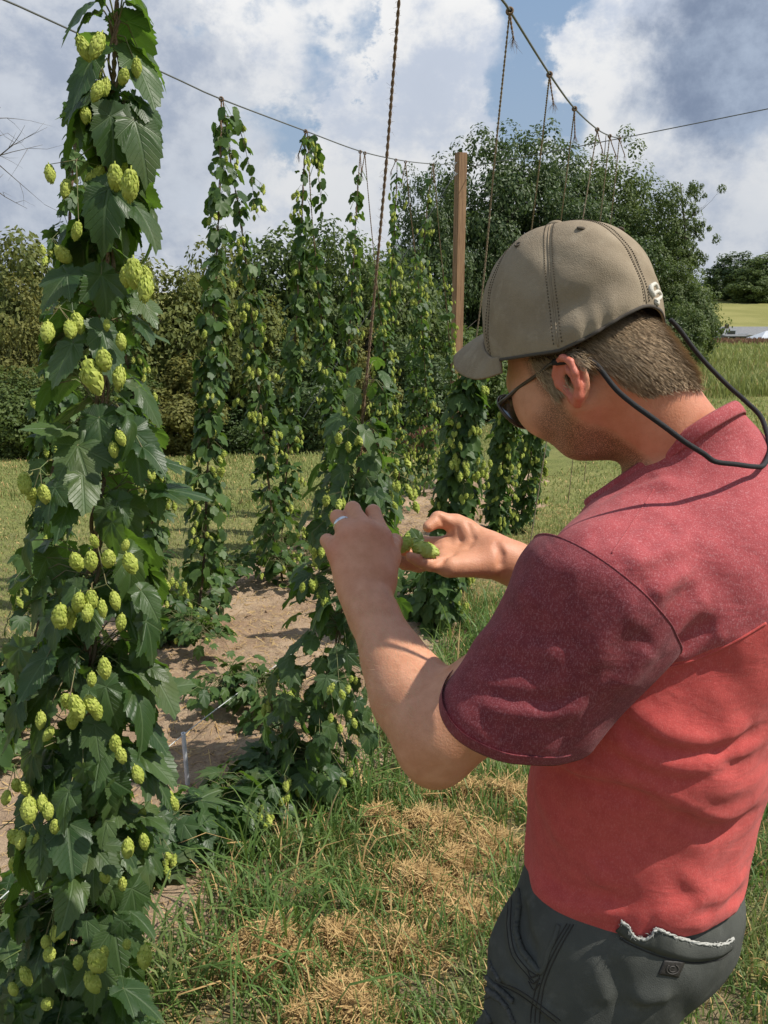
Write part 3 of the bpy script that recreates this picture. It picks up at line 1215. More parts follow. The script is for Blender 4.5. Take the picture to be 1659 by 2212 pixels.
# ------------------------------------------------------------------ shorts
sho = Blob()
s = sho
PC = np.array([.334, 1.03, .86])
s.cone(PC + np.array([0, 0, -.02]), PC + np.array([0, 0, .12]), .130, .122, .05, flat=(Lt, .80))
s.ell(PC - Ft * .035 + np.array([0, 0, .01]), TAX, (.105, .15, .10), .05)
for sg, kx, ky in ((1, .225, .94), (-1, .21, 1.12)):
    hip = np.array([.315, 1.02, .86]) + Lt * .07 * sg
    s.cone(hip, np.array([kx, ky, .42]), .108, .10, .05)
s.ell(np.array([.232, .90, .73]), TAX, (.085, .045, .11), .03)
s.ell(np.array([.20, .985, .80]), TAX, (.05, .08, .08), .04)
SHF = [
    ([r8(420, 650), r8(415, 800), r8(440, 950), r8(550, 1060)], .008, .006),
    ([r8(470, 700), r8(480, 850), r8(520, 960), r8(560, 1010)], .013, -.011),
    ([r8(700, 830), r8(600, 1000), r8(540, 1180)], .010, .005),
    ([r8(880, 960), r8(900, 1060), r8(960, 1200), r8(1000, 1290)], .014, -.005),
    ([r8(840, 960), r8(860, 1100), r8(910, 1250)], .014, .004),
    ([r8(960, 1230), r8(1060, 1250), r8(1180, 1220)], .012, -.005),
    ([r8(980, 1190), r8(1080, 1200), r8(1200, 1160)], .014, .005),
    ([r8(270, 1040), r8(330, 1070), r8(480, 1150), r8(650, 1290)], .010, .009),
    ([r8(320, 1120), r8(460, 1195), r8(600, 1300)], .011, -.009),
    ([r8(300, 1180), r8(340, 1300)], .010, .008),
]
v, f = sho.mesh(.004, fold_post(sho, SHF, .7, .0045), margin=.012, smooth=2)
mb = MB()
mb.add(v, f)
me = mb.mesh('shorts', [CANVAS])
cut(me, (0, 0, .955), (0, 0, 1))
cut(me, (0, 0, .47), (0, 0, -1))
QB = bvh_of(me)
shorts_o = link('shorts', me, person)
md = shorts_o.modifiers.new('cloth_thickness', 'SOLIDIFY')
md.thickness = .003
md.offset = -1

both = [QB, SB]
# stitching, pocket edges
mb = MB()
for ln, rr in (([(690, 822), (610, 960), (550, 1100), (520, 1230), (515, 1300)], .0008), ([(706, 824), (626, 965), (568, 1105), (540, 1235), (535, 1300)], .0008),
               ([(722, 826), (642, 970), (584, 1110), (562, 1240), (557, 1300)], .0008), ([(428, 650), (420, 760), (418, 850), (440, 960), (500, 1040), (550, 1075)], .0008),
               ([(412, 660), (404, 770), (402, 850), (424, 970), (490, 1060), (530, 1100)], .0008),
               ([(500, 1040), (520, 1080), (560, 1060)], .001), ([(500, 1070), (525, 1110), (560, 1085)], .001), ([(505, 1100), (530, 1140), (560, 1110)], .001),
               ([(350, 1110), (470, 1170), (640, 1300)], .0008), ([(345, 1095), (475, 1152), (660, 1290)], .0008),
               ([(945, 895), (1010, 930), (1150, 985), (1300, 1012), (1420, 996), (1468, 968)], .0008), ([(940, 880), (1010, 915), (1150, 970), (1300, 998), (1420, 982), (1465, 955)], .0008)):
    Q = on(both, [r8(*q) for q in ln], 40, .0004)
    if len(Q) > 3:
        mb.add(*tube(Q, rr, 5))
mb.build('stitching', STITCH, shorts_o)
mb = MB()
Q = on(both, [r8(*q) for q in [(455, 660), (462, 720), (452, 800), (448, 860), (470, 940), (520, 1010), (560, 1060)]], 50, .001)
mb.add(*tube(Q + rng.normal(0, .0006, Q.shape), .0042, 7))
Q = on(both, [r8(*q) for q in [(650, 830), (630, 890), (600, 960), (580, 1030), (560, 1060)]], 40, .001)
mb.add(*tube(Q, .003, 7))
mb.build('pocket_edge', CANVAS, shorts_o)
mb = MB()
for ln, rr in (([(268, 1030), (262, 1060), (280, 1100), (300, 1130), (330, 1160), (370, 1190)], .0055), ([(290, 1025), (300, 1070), (330, 1110), (380, 1150), (430, 1200)], .005),
               ([(320, 1010), (335, 1050), (370, 1100)], .0045), ([(272, 1175), (285, 1220), (320, 1290), (350, 1330)], .0042), ([(300, 1175), (340, 1160), (400, 1230), (430, 1300)], .0045)):
    Q = on(both, [r8(*q) for q in ln], 30, .002)
    if len(Q) > 3:
        mb.add(*tube(Q + rng.normal(0, .0004, Q.shape), rr * .75, 7))
mb.build('pocket_flap', cloth_mat('worn_canvas', (.06, .062, .058), (.09, .09, .085), (.16, .16, .15), 90, .5), shorts_o)

# waistband standing out behind the shirt
top = [(1340, 1990), (1357, 2001), (1363, 2017), (1386, 2028), (1404, 2021), (1417, 2006), (1453, 2021), (1498, 2034), (1543, 2040), (1565, 2036), (1583, 2026)]
bot = [(1330, 2010), (1345, 2022), (1363, 2032), (1386, 2044), (1404, 2050), (1425, 2060), (1455, 2068), (1498, 2076), (1540, 2071), (1560, 2064), (1578, 2052)]
n = 70
TQ = spline(np.array([(a, b, 0) for a, b in top], float), n)[:, :2]
BQ = spline(np.array([(a, b, 0) for a, b in bot], float), n)[:, :2]
Tp, Bp = [], []
lastt = lastb = None
for (a, b2), (c, d) in zip(TQ, BQ):
    p, q = hit(both, a, b2, .005), hit(both, c, d, .003)
    if p is not None:
        lastt = np.linalg.norm(p - np.array([0, 0, CAM_H]))
    if q is not None:
        lastb = np.linalg.norm(q - np.array([0, 0, CAM_H]))
    Tp.append(np.array([0, 0, CAM_H]) + unit(ray(a, b2)) * (lastt or 1.2))
    Bp.append(np.array([0, 0, CAM_H]) + unit(ray(c, d)) * (lastb or 1.2))


def smooth_depth(Q):
    o = np.array([0, 0, CAM_H])
    r = np.linalg.norm(Q - o, axis=1)
    k = np.ones(9) / 9
    rs = np.convolve(np.pad(r, 4, 'edge'), k, 'valid')
    return o + (Q - o) / r[:, None] * rs[:, None]


Tp, Bp = smooth_depth(np.array(Tp)), smooth_depth(np.array(Bp))
rows = [Bp + (Tp - Bp) * t + np.array([.25, -.3, 0]) * .006 * math.sin(t * 3.0) for t in (0, .3, .6, .85, 1.0)]
Vv = np.concatenate(rows)
i = np.arange(n - 1)
mb = MB()
for r_ in range(4):
    mb.add(np.zeros((0, 3)), np.stack([r_ * n + i, r_ * n + i + 1, (r_ + 1) * n + i + 1, (r_ + 1) * n + i], 1))
mb.add(Vv, np.zeros((0, 4), int))
wb = mb.build('waistband', CANVAS, shorts_o)
md = wb.modifiers.new('cloth_thickness', 'SOLIDIFY')
md.thickness = .003
md.offset = 0
mb = MB()
for o_, rr in ((0, .0014), (.0026, .0010), (-.0022, .0010)):
    e = rows[-1] + np.array([0, 0, o_ * .5]) + unit(np.array([.3, -1, 0.3])) * (.002 - abs(o_) * .3) + rng.normal(0, .0006, rows[-1].shape)
    mb.add(*tube(e, rr * rng.uniform(.6, 1.3, n), 6))
for q in range(160):
    p = rows[-1][rng.integers(n)] + rng.normal(0, .001, 3)
    d_ = unit(np.array([0, -.3, -.6]) + rng.normal(0, .6, 3)) * rng.uniform(.002, .006)
    mb.add(*tube([p, p + d_ * .5, p + d_ + rng.normal(0, .001, 3)], .0003, 3))
mb.build('frayed_edge', FRAY, wb)
# square patch with a ring mark
quad = [r8(1160, 1000), r8(1262, 1006), r8(1228, 1084), r8(1132, 1068)]
mb = MB()
m_ = 9
g = []
for a in range(m_):
    for b_ in range(m_):
        s_, t_ = a / (m_ - 1), b_ / (m_ - 1)
        x = (1 - s_) * (1 - t_) * quad[0][0] + s_ * (1 - t_) * quad[1][0] + s_ * t_ * quad[2][0] + (1 - s_) * t_ * quad[3][0]
        y = (1 - s_) * (1 - t_) * quad[0][1] + s_ * (1 - t_) * quad[1][1] + s_ * t_ * quad[2][1] + (1 - s_) * t_ * quad[3][1]
        g.append(hit(both, x, y, .0016))
ii = [(a * m_ + b_, a * m_ + b_ + 1, (a + 1) * m_ + b_ + 1, (a + 1) * m_ + b_) for a in range(m_ - 1) for b_ in range(m_ - 1)]
if all(q is not None for q in g):
    mb.add(np.array(g), ii)
    LEATH = plain('dark_leather', (.022, .019, .017), .6, col2=(.034, .03, .027), scale=200, bump=.001)
    pt = mb.build('patch', LEATH, shorts_o)
    md = pt.modifiers.new('leather_thickness', 'SOLIDIFY')
    md.thickness = .0016
    cx, cy = np.mean([q[0] for q in quad]), np.mean([q[1] for q in quad])
    ring = [(cx + 13 * math.cos(a) + 2, cy + 10.5 * math.sin(a) + 1) for a in np.linspace(R(-60), R(235), 30)]
    ring2 = [(cx + 7 * math.cos(a) + 2, cy + 6 * math.sin(a) + 1) for a in np.linspace(R(40), R(320), 20)]
    mb = MB()
    for rg in (ring, ring2):
        mb.add(*tube(on(both, rg, 40, .0022), .0006, 5))
    mb.build('emblem', plain('worn_leather_edge', (.06, .054, .048), .6), pt)

# plain shoes under the legs
SHOE = plain('brown_shoe_leather', (.07, .05, .035), .6, bump=.001, bs=200)
for kx, ky in ((.225, .94), (.21, 1.12)):
    a = np.array([kx + .045, ky - .01, .0])
    sb = Blob()
    sb.cone(a + np.array([.02, -.01, .045]), a + Ft * .17 + np.array([0, 0, .035]), .045, .036, .03)
    sb.cone(a + np.array([.01, 0, .05]), a + np.array([.005, 0, .1]), .045, .046, .03)
    v, f = sb.mesh(.006)
    mb = MB()
    mb.add(v, f)
    mb.build('shoe', SHOE, person)

# ------------------------------------------------------------------ cap


def side_drop(phi):
    p = abs((phi + math.pi) % (2 * math.pi) - math.pi)
    return float(sstep(.25, 1.25, p) * (1 - sstep(1.95, 3.2, p)))


def cap_pt(phi, s, out=0.0):
    """phi 0 at the front, growing to the wearer's left; s 0 at the edge, 1 at the button"""
    a = s * math.pi / 2
    g = math.cos(a) ** (.74 + .34 * max(0.0, math.cos(phi)) ** 2)
    h = math.sin(a) ** .95
    seamd = abs(((phi + math.pi / 6) % (math.pi / 3)) - math.pi / 6) / (math.pi / 6)   # 0 on a seam
    bulge = .0045 * math.sin(min(seamd, 1) * math.pi / 2) * math.sin(min(1, s * 1.1) * math.pi) - .0012 * math.exp(-(seamd / .09) ** 2)
    dent = -.006 * math.exp(-(((abs(phi) - 2.35) / .35) ** 2) - ((s - .17) / .07) ** 2) + .004 * math.exp(-(((abs(phi) - 2.3) / .5) ** 2) - ((s - .06) / .05) ** 2)
    dent += .0016 * math.sin(phi * 21 + 3 * math.sin(phi * 5)) * math.exp(-((abs(phi) - 2.35) / .45) ** 2) * math.exp(-(s / .12) ** 2)
    dent += .0012 * math.sin(phi * 9 + s * 14) * math.sin(s * 11 + phi * 3)
    r = 1 + (bulge + dent + out) / .1
    f = math.cos(phi) * (.116 if math.cos(phi) > 0 else .117) * g * r
    l = math.sin(phi) * .0945 * g * r
    back = (1 - math.cos(phi)) / 2
    u = h * (.096 + out) + bulge * .5 - (1 - h) * .016 - .006 * back * (1 - s) - .040 * side_drop(phi) * (1 - s) ** 2
    return CC + capF * (f + .010 * h) + Lh * l + capU * u


np_, ns_ = 180, 60
vv = [cap_pt(2 * math.pi * a / np_, b_ / ns_ * .9995) for b_ in range(ns_ + 1) for a in range(np_)]
ff = [(b_ * np_ + a, b_ * np_ + (a + 1) % np_, (b_ + 1) * np_ + (a + 1) % np_, (b_ + 1) * np_ + a) for b_ in range(ns_) for a in range(np_)]
mb = MB()
mb.add(vv, ff)
cap = mb.build('cap', KHAKI, person)
KB = bvh_of(cap.data)
md = cap.modifiers.new('cloth_thickness', 'SOLIDIFY')
md.thickness = .002
md.offset = -1
mb = MB()
loop_tube(mb, np.array([cap_pt(2 * math.pi * a / 150, .004, .0006) for a in range(150)]), .0009, 6, 2.2, capU)
mb.build('sweatband', plain('dark_binding', (.06, .05, .04), .9), cap)
# panel seams with rows of stitches either side
mb = MB()
mb2 = MB()
for q in range(6):
    ph = q * math.pi / 3
    mb.add(*tube([cap_pt(ph, s_, .0002) for s_ in np.linspace(.02, .97, 60)], .0011, 5))
    for off in (-.0042, .0042):
        for s_ in np.arange(.03, .95, .016):
            rr = max(.012, .1 * math.cos(s_ * math.pi / 2) ** .8)
            o_ = off / rr
            mb2.add(*tube([cap_pt(ph + o_, s_, .0004), cap_pt(ph + o_, s_ + .008, .0004)], .0006, 4))
mb.build('panel_seam', KHAKI, cap)
mb2.build('stitching', plain('brown_thread', (.085, .066, .045), .9), cap)
# button and eyelets
bb = Blob()
tp = cap_pt(0, .9995)
bb.ell(tp + capU * .002, np.array([capF, Lh, capU]), (.0095, .0095, .0048), .002)
v, f = bb.mesh(.0012)
mb = MB()
mb.add(v, f)
mb.build('button', KHAKI, cap)
for q in range(6):
    ph = q * math.pi / 3 + math.pi / 6
    p0 = cap_pt(ph, .62, .0004)
    t1 = unit(cap_pt(ph + .02, .62) - p0)
    t2 = unit(cap_pt(ph, .63) - p0)
    ring = np.array([p0 + .0036 * (t1 * math.cos(a) + t2 * math.sin(a)) for a in np.linspace(0, 2 * math.pi, 18, endpoint=False)])
    mb = MB()
    loop_tube(mb, ring, .0013, 6, 1, np.cross(t1, t2))
    nrm_ = np.cross(t1, t2)
    disc = [p0 + nrm_ * .0001] + [p0 + nrm_ * .0001 + .003 * (t1 * math.cos(a) + t2 * math.sin(a)) for a in np.linspace(0, 2 * math.pi, 12, endpoint=False)]
    mb.add(disc, [(0, 1 + a, 1 + (a + 1) % 12) for a in range(12)], 1)
    mb.build('eyelet', [plain('brown_thread', (.085, .066, .045), .9), STITCH], cap)
# white stitched mark at the back
mb = MB()
for ln, rr in (([(775, 440), (830, 405), (890, 372), (930, 420), (965, 500)], .0024), ([(778, 450), (782, 540), (815, 610), (862, 690)], .0034), ([(850, 650), (890, 612), (965, 572), (1015, 610), (1042, 690), (1022, 750), (950, 800)], .0023), ([(900, 850), (925, 820), (945, 850), (915, 915)], .0036)):
    Q = on(KB, [z1(*q) for q in ln], 30, .0004)
    if len(Q) > 3:
        mb.add(*tube(Q, rr, 8))
if mb.n:
    mb.build('embroidery', WHITE_TH, cap)
# brim
na, nr_ = 41, 16
vv = []
for j in range(nr_):
    t = j / (nr_ - 1)
    for i_ in range(na):
        ph = R(-76) + R(152) * i_ / (na - 1)
        e = cap_pt(ph, .015, .0)
        c_ = max(0.0, math.cos(ph * 90 / 76)) ** .72
        reach = .080 * c_ * t
        side_ = math.sin(ph)
        p = e + capF * reach + Lh * side_ * .006 * t * c_
        p = p - capU * (.020 * (side_ ** 2) * t * (1 if c_ > 0 else 0) + .012 * t * t * c_ + .008 * t * c_)
        vv.append(p)
ff = [(j * na + i_, j * na + i_ + 1, (j + 1) * na + i_ + 1, (j + 1) * na + i_) for j in range(nr_ - 1) for i_ in range(na - 1)]
mb = MB()
mb.add(vv, ff)
br = mb.build('brim', KHAKI, cap)
md = br.modifiers.new('brim_thickness', 'SOLIDIFY')
md.thickness = .0045
md.offset = 0
mb = MB()
for q in range(46):
    i_ = int(na / 2 + rng.normal(-2, 2.5))
    p = np.array(vv[(nr_ - 1) * na + min(max(i_, 4), na - 5)]) + rng.normal(0, .0012, 3)
    d_ = unit(capF + rng.normal(0, .5, 3) + capU * .3) * rng.uniform(.003, .010)
    mb.add(*tube([p, p + d_ * .6, p + d_ + rng.normal(0, .0015, 3)], .0008, 4))
mb.build('fringe', cloth_mat('frayed_twill', (.25, .21, .15), (.34, .29, .22), (.2, .16, .11), 200, .5), br)

# ------------------------------------------------------------------ sunglasses on a cord
GL, k = mat('brown_lens')
pr = pbr(k, Base__Color=(.035, .016, .006), Roughness=.06, Alpha=.93)
pr.inputs['Specular IOR Level'].default_value = .9
fin(k, pr.outputs[0])
FRM = plain('brown_frame', (.035, .026, .020), .28, spec=.6)
glasses = MB()
sgl = None
for s in (1, -1):
    g = []
    na, nr_ = 28, 7
    for j in range(nr_):
        for a in range(na):
            an = 2 * math.pi * a / na
            ra = j / (nr_ - 1)
            lx, lz = .031 * math.cos(an) * ra * (1 + .05 * math.cos(2 * an)), .026 * math.sin(an) * ra * (1 + .12 * math.cos(an) * s * 0)
            lo = .040 + lx
            g.append(hp(.111 - 6.2 * lo * lo * .55 + .002 - 1.2 * lz * lz + .12 * lz, s * lo, .012 + lz))
    ff = [(j * na + a, j * na + (a + 1) % na, (j + 1) * na + (a + 1) % na, (j + 1) * na + a) for j in range(nr_ - 1) for a in range(na)]
    mb = MB()
    mb.add(g, ff)
    if sgl is None:
        fr = MB()
        sgl = True
        frame_pts = []
    frame_pts.append((s, mb, np.array(g[-na:])))
fr = MB()
for s, mb_, rm in frame_pts:
    loop_tube(fr, rm, .0019, 7, 1.3, Fh)
    fr.add(*tube([rm[0] + Fh * -.002 + Uh * .006, hp(.078, s * .070, .018), hp(.05, s * .0745, .014), hp(.01, s * .0785, .006), hp(-.018, s * .083, .001), hp(-.036, s * .083, -.008)], [.003, .0028, .0022, .002, .0021, .0022], 7))
fr.add(*tube([frame_pts[0][2][13], hp(.110, .0, .022), frame_pts[1][2][13]], .002, 7))
sun_gl = fr.build('sunglasses', FRM, person)
for s, mb_, rm in frame_pts:
    mb_.build('lens', GL, sun_gl)
cordp = [(1262, 771, .975), (1290, 790, .968), (1330, 840, .958), (1368, 873, .95), (1400, 896, .945), (1440, 925, .945), (1480, 955, .95), (1520, 980, .955), (1545, 997, .96), (1590, 1003, .968), (1630, 1008, .985), (1650, 1004, 1.0), (1662, 968, 1.04),
         (1646, 905, 1.08), (1612, 868, 1.10), (1575, 835, 1.115), (1535, 795, 1.125), (1500, 755, 1.13), (1468, 712, 1.125), (1448, 690, 1.12)]
cp = []
for x, y, d_ in cordp:
    p = U(x, y, d_)
    q = hit([SB, BB], x, y, .0035)
    if q is not None and np.linalg.norm(q - np.array([0, 0, CAM_H])) < np.linalg.norm(p - np.array([0, 0, CAM_H])):
        p = q
    cp.append(p)
mb = MB()
Q = spline(np.array(cp), 160)
mb.add(*tube(Q, .0030, 8))
cd = mb.build('glasses_cord', BLACK, person)
mb = MB()
mb.add(*tube([hp(-.024, .0845, -.001), hp(-.040, .083, -.010), cp[0]], [.004, .0042, .0036], 8))
mb.build('cord_sleeve', BLACK, cd)
# wedding ring
a_, b_ = U(*LH['ring'][0]), U(*LH['ring'][1])
ax = unit(b_ - a_)
c0 = a_ + (b_ - a_) * .62
e1 = unit(np.cross(ax, [0, 1, 0]))
e2 = np.cross(ax, e1)
mb = MB()
loop_tube(mb, np.array([c0 + .0122 * (e1 * math.cos(t) + e2 * math.sin(t)) for t in np.linspace(0, 2 * math.pi, 40, endpoint=False)]), .0013, 8, 2.2, ax)
mb.build('ring', METAL, person)
# nails of the open hand
NAIL = plain('nail', (.62, .36, .29), .3, spec=.5)
for nm in ('index', 'middle', 'ring', 'pinky'):
    pass
# ------------------------------------------------------------------ ground
def ground_mat():
    m, k = mat('meadow')
    co = k.n('ShaderNodeNewGeometry').outputs['Position']
    sep = k.n('ShaderNodeSeparateXYZ', i0=co)
    n1 = k.noise(co, .55, 6, .65)
    n2 = k.noise(co, 4.5, 6, .7)
    n3 = k.noise(co, 38, 5, .7)
    c = k.mix(k.ss(n1, .35, .65), (.15, .175, .05), (.24, .235, .085))
    c = k.mix(k.math('MULTIPLY', k.ss(n2, .42, .68), .6), c, (.085, .115, .032))
    c = k.mix(k.math('MULTIPLY', k.ss(n3, .45, .7), .5), c, (.25, .21, .10))
    # worn bare earth and dead thatch close to the beds
    d = k.n('ShaderNodeVectorMath', _operation='LENGTH', i0=co).outputs['Value']
    nearf = k.ss(d, 9.0, 3.0)
    c = k.mix(k.math('MULTIPLY', nearf, k.ss(n2, .40, .58)), c, (.21, .165, .10))
    c = k.mix(k.math('MULTIPLY', nearf, k.math('MULTIPLY', k.ss(n3, .5, .6), .5)), c, (.10, .075, .045))
    # distant meadow is drier, with a band of reddish weeds before the house
    far = k.ss(d, 120.0, 160.0)
    c = k.mix(far, c, k.mix(k.ss(k.noise(co, .09, 4), .4, .6), (.19, .185, .06), (.24, .225, .08)))
    band = k.math('MULTIPLY', k.ss(d, 60, 95), k.ss(d, 135, 125))
    c = k.mix(k.math('MULTIPLY', band, .6), c, (.17, .115, .075))
    h = k.math('ADD', k.math('MULTIPLY', n3, 1.0), k.math('MULTIPLY', n2, 2.0))
    bp = k.n('ShaderNodeBump', Strength=.8, Distance=.03, Height=h)
    pr = pbr(k, Base__Color=c, Roughness=1.0, Normal=bp.outputs[0])
    pr.inputs['Specular IOR Level'].default_value = .1
    fin(k, pr.outputs[0])
    return m


rad = np.concatenate([[0.0], np.geomspace(.25, 900, 190)])
ang = np.linspace(0, 2 * math.pi, 240, endpoint=False)
X = rad[:, None] * np.sin(ang)
Y = rad[:, None] * np.cos(ang)
Zg = gz(X, Y)
g = np.stack([X, Y, Zg], -1).reshape(-1, 3)
na = len(ang)
i = np.arange(len(rad) - 1)[:, None] * na
j = np.arange(na)[None]
mb = MB()
mb.add(g, np.stack([i + j, i + (j + 1) % na, i + na + (j + 1) % na, i + na + j], -1).reshape(-1, 4)[:, ::-1])
tag(mb.build('ground', ground_mat()), kind='structure')

# ------------------------------------------------------------------ the bare bed under the two rows


def bed_w(t):
    return .12 * np.sin(t * 1.9 + .4) + .07 * np.sin(t * 4.7 + 1) + .04 * np.sin(t * 11.3)


def edge_r(t):
    return -.93 + bed_w(t + 9) - .36 * sstep(2.75, 1.95, t) - .55 * sstep(3.7, 5.2, t)


def bed_h(u, t):
    e = np.minimum(u + 2.95 + bed_w(t), edge_r(t) - u)
    return np.where(e > 0, .035 * sstep(0, .25, e), .3 * e) + .010


n_u, n_t = 200, 620
uu = np.linspace(-3.3, -.6, n_u)
tt = np.concatenate([np.linspace(-.5, 4, 380), np.linspace(4.02, 10.5, 240)])
UU, TT = np.meshgrid(uu, tt)
P = NR[None, None] * UU[..., None] + DR[None, None] * TT[..., None]
X, Y = P[..., 0], P[..., 1]
r2 = np.random.default_rng(3)


def vnoise(x, y, seed):
    r = np.random.default_rng(seed)
    T = r.random((64, 64))
    xi, yi = np.floor(x).astype(int), np.floor(y).astype(int)
    fx, fy = x - xi, y - yi
    fx, fy = fx * fx * (3 - 2 * fx), fy * fy * (3 - 2 * fy)
    q = lambda a, b_: T[a % 64, b_ % 64]
    return (q(xi, yi) * (1 - fx) + q(xi + 1, yi) * fx) * (1 - fy) + (q(xi, yi + 1) * (1 - fx) + q(xi + 1, yi + 1) * fx) * fy - .5


bump = .05 * vnoise(X * 2.2, Y * 2.2, 1) + .035 * vnoise(X * 6, Y * 6, 2) + .02 * vnoise(X * 16, Y * 16, 4) + .010 * vnoise(X * 42, Y * 42, 5)
inside = sstep(-.05, .15, np.minimum(UU + 2.95 + bed_w(TT), edge_r(TT) - UU))
Z = gz(X, Y) + bed_h(UU, TT) + bump * inside


def soil_mat():
    m, k = mat('dry_soil')
    co = k.n('ShaderNodeTexCoord').outputs['Object']
    c = k.mix(k.ss(k.noise(co, 1.6, 6, .65), .35, .65), (.29, .195, .125), (.41, .30, .205))
    c = k.mix(k.math('MULTIPLY', k.ss(k.noise(co, 22, 5, .7), .48, .66), .55), c, (.45, .34, .22))
    c = k.mix(k.math('MULTIPLY', k.ss(k.noise(co, 60, 4, .75), .55, .7), .6), c, (.13, .08, .05))
    h = k.math('ADD', k.noise(co, 90, 6, .75), k.math('MULTIPLY', k.noise(co, 25, 5, .7), 2.0))
    bp = k.n('ShaderNodeBump', Strength=.9, Distance=.012, Height=h)
    pr = pbr(k, Base__Color=c, Roughness=1.0, Normal=bp.outputs[0])
    pr.inputs['Specular IOR Level'].default_value = .1
    fin(k, pr.outputs[0])
    return m


i = np.arange(len(tt) - 1)[:, None] * n_u
j = np.arange(n_u - 1)[None]
mb = MB()
mb.add(np.stack([X, Y, Z], -1).reshape(-1, 3), np.stack([i + j, i + j + 1, i + n_u + j + 1, i + n_u + j], -1).reshape(-1, 4))
bed = tag(mb.build('soil_bed', soil_mat()), kind='structure')


def soil_z(x, y):
    x, y = np.asarray(x, float), np.asarray(y, float)
    u, t = x * NR[0] + y * NR[1], x * DR[0] + y * DR[1]
    ins = np.minimum(u + 2.95 + bed_w(t), edge_r(t) - u)
    b = .05 * vnoise(x * 2.2, y * 2.2, 1) + .035 * vnoise(x * 6, y * 6, 2) + .02 * vnoise(x * 16, y * 16, 4)
    return np.where(ins > 0, gz(x, y) + bed_h(u, t) + b * sstep(-.05, .15, ins), gz(x, y)), ins


# ------------------------------------------------------------------ grass, straw
def blades(x, y, z, ln, wd, lean, r, az=None, dry=None):
    """bent blades of three segments each"""
    n = len(x)
    az = r.uniform(0, 2 * math.pi, n) if az is None else az
    o = np.stack([np.cos(az), np.sin(az), np.zeros(n)], 1)
    sd = np.stack([-np.sin(az), np.cos(az), np.zeros(n)], 1)
    b0 = np.stack([x, y, z - .01], 1)
    up = np.array([0, 0, 1.])
    l = lean * r.uniform(.3, 1.6, n)
    p1 = b0 + up * (ln * .45 * np.cos(l * .5))[:, None] + o * (ln * .45 * np.sin(l * .5))[:, None]
    p2 = p1 + up * (ln * .35 * np.cos(l * 1.3))[:, None] + o * (ln * .35 * np.sin(l * 1.3))[:, None]
    p3 = p2 + up * (ln * .28 * np.cos(l * 2.1))[:, None] + o * (ln * .28 * np.sin(l * 2.1))[:, None]
    w = (wd * .5)[:, None] * sd
    v = np.stack([b0 - w * .7, b0 + w * .7, p1 - w, p1 + w, p2 - w * .7, p2 + w * .7, p3], 1).reshape(-1, 3)
    i = np.arange(n)[:, None] * 7
    q = np.concatenate([i + np.array([[0, 1, 3, 2]]), i + np.array([[2, 3, 5, 4]])])
    t = i + np.array([[4, 5, 6]])
    return v, q, t


GRASS_N = leafy('green_grass', (.055, .115, .024), (.14, .22, .055), (.24, .38, .06), .55, .3, spec=.35, patch=((.24, .21, .09), 1.6, .55))
GRASS_F = leafy('meadow_grass', (.15, .195, .055), (.28, .295, .105), (.30, .34, .09), .7, .3, spec=.2, patch=((.25, .22, .10), .8, .4))
STRAW = leafy('dry_straw', (.36, .225, .09), (.60, .42, .19), (.5, .35, .16), .7, .2, spec=.25)
WEED = leafy('red_weeds', (.13, .07, .045), (.22, .13, .08), (.25, .14, .08), .8, .25, spec=.1)

r = np.random.default_rng(11)


def grass_obj(name, label, x, y, ln, wd, lean, m_, straw=.0):
    z, ins = soil_z(x, y)
    v, q, t = blades(x, y, z, ln, wd, lean, r)
    mb = MB()
    dry = (r.random(len(x)) < straw).astype(int)
    mb.add(v, q[:len(x)])
    mb.m[-1] = dry
    mb.f += [q[len(x):], t]
    mb.m += [dry, dry]
    mb.uv += [None, None]
    o = mb.build(name, [m_, STRAW])
    return tag(o, label, 'grass', kind='stuff')


HEAPS = [(575, 2075, .13, .10, .06, 2300, 'orange brown heap of dry clippings beside the long grass under the hops'),
             (745, 2195, .13, .09, .05, 1900, 'golden dry clippings heap cut by the bottom edge of the photo'),
             (740, 2035, .11, .06, .03, 900, 'thin scatter of clippings right of the orange brown heap'),
             (930, 1800, .17, .12, .045, 2300, 'broad pale heap of clippings below the bent elbow'),
             (900, 1925, .15, .12, .04, 1800, 'ragged clippings patch in the middle of the mown grass'),
             (1060, 1725, .2, .06, .045, 2000, 'long golden clippings drift behind the red shirt'),
             (975, 1870, .10, .06, .03, 800, 'small clippings tuft between two larger heaps'),
             (820, 1790, .06, .06, .05, 600, 'small upright clippings clump nearest the hop row'),
             (1050, 1830, .10, .09, .03, 900, 'flat clippings patch touching the charcoal shorts'),
             (1000, 1990, .12, .10, .03, 1000, 'sparse clippings among green blades left of the pocket'),
             (870, 2060, .10, .08, .025, 700, 'faint clippings scatter near the bottom centre grass')]


def on_heap(x, y):
    w = np.zeros(len(x))
    for h in HEAPS:
        c = G(h[0], h[1])
        w = np.maximum(w, np.exp(-(((x - c[0]) / h[2]) ** 2 + ((y - c[1]) / h[3]) ** 2) * 1.1))
    return w


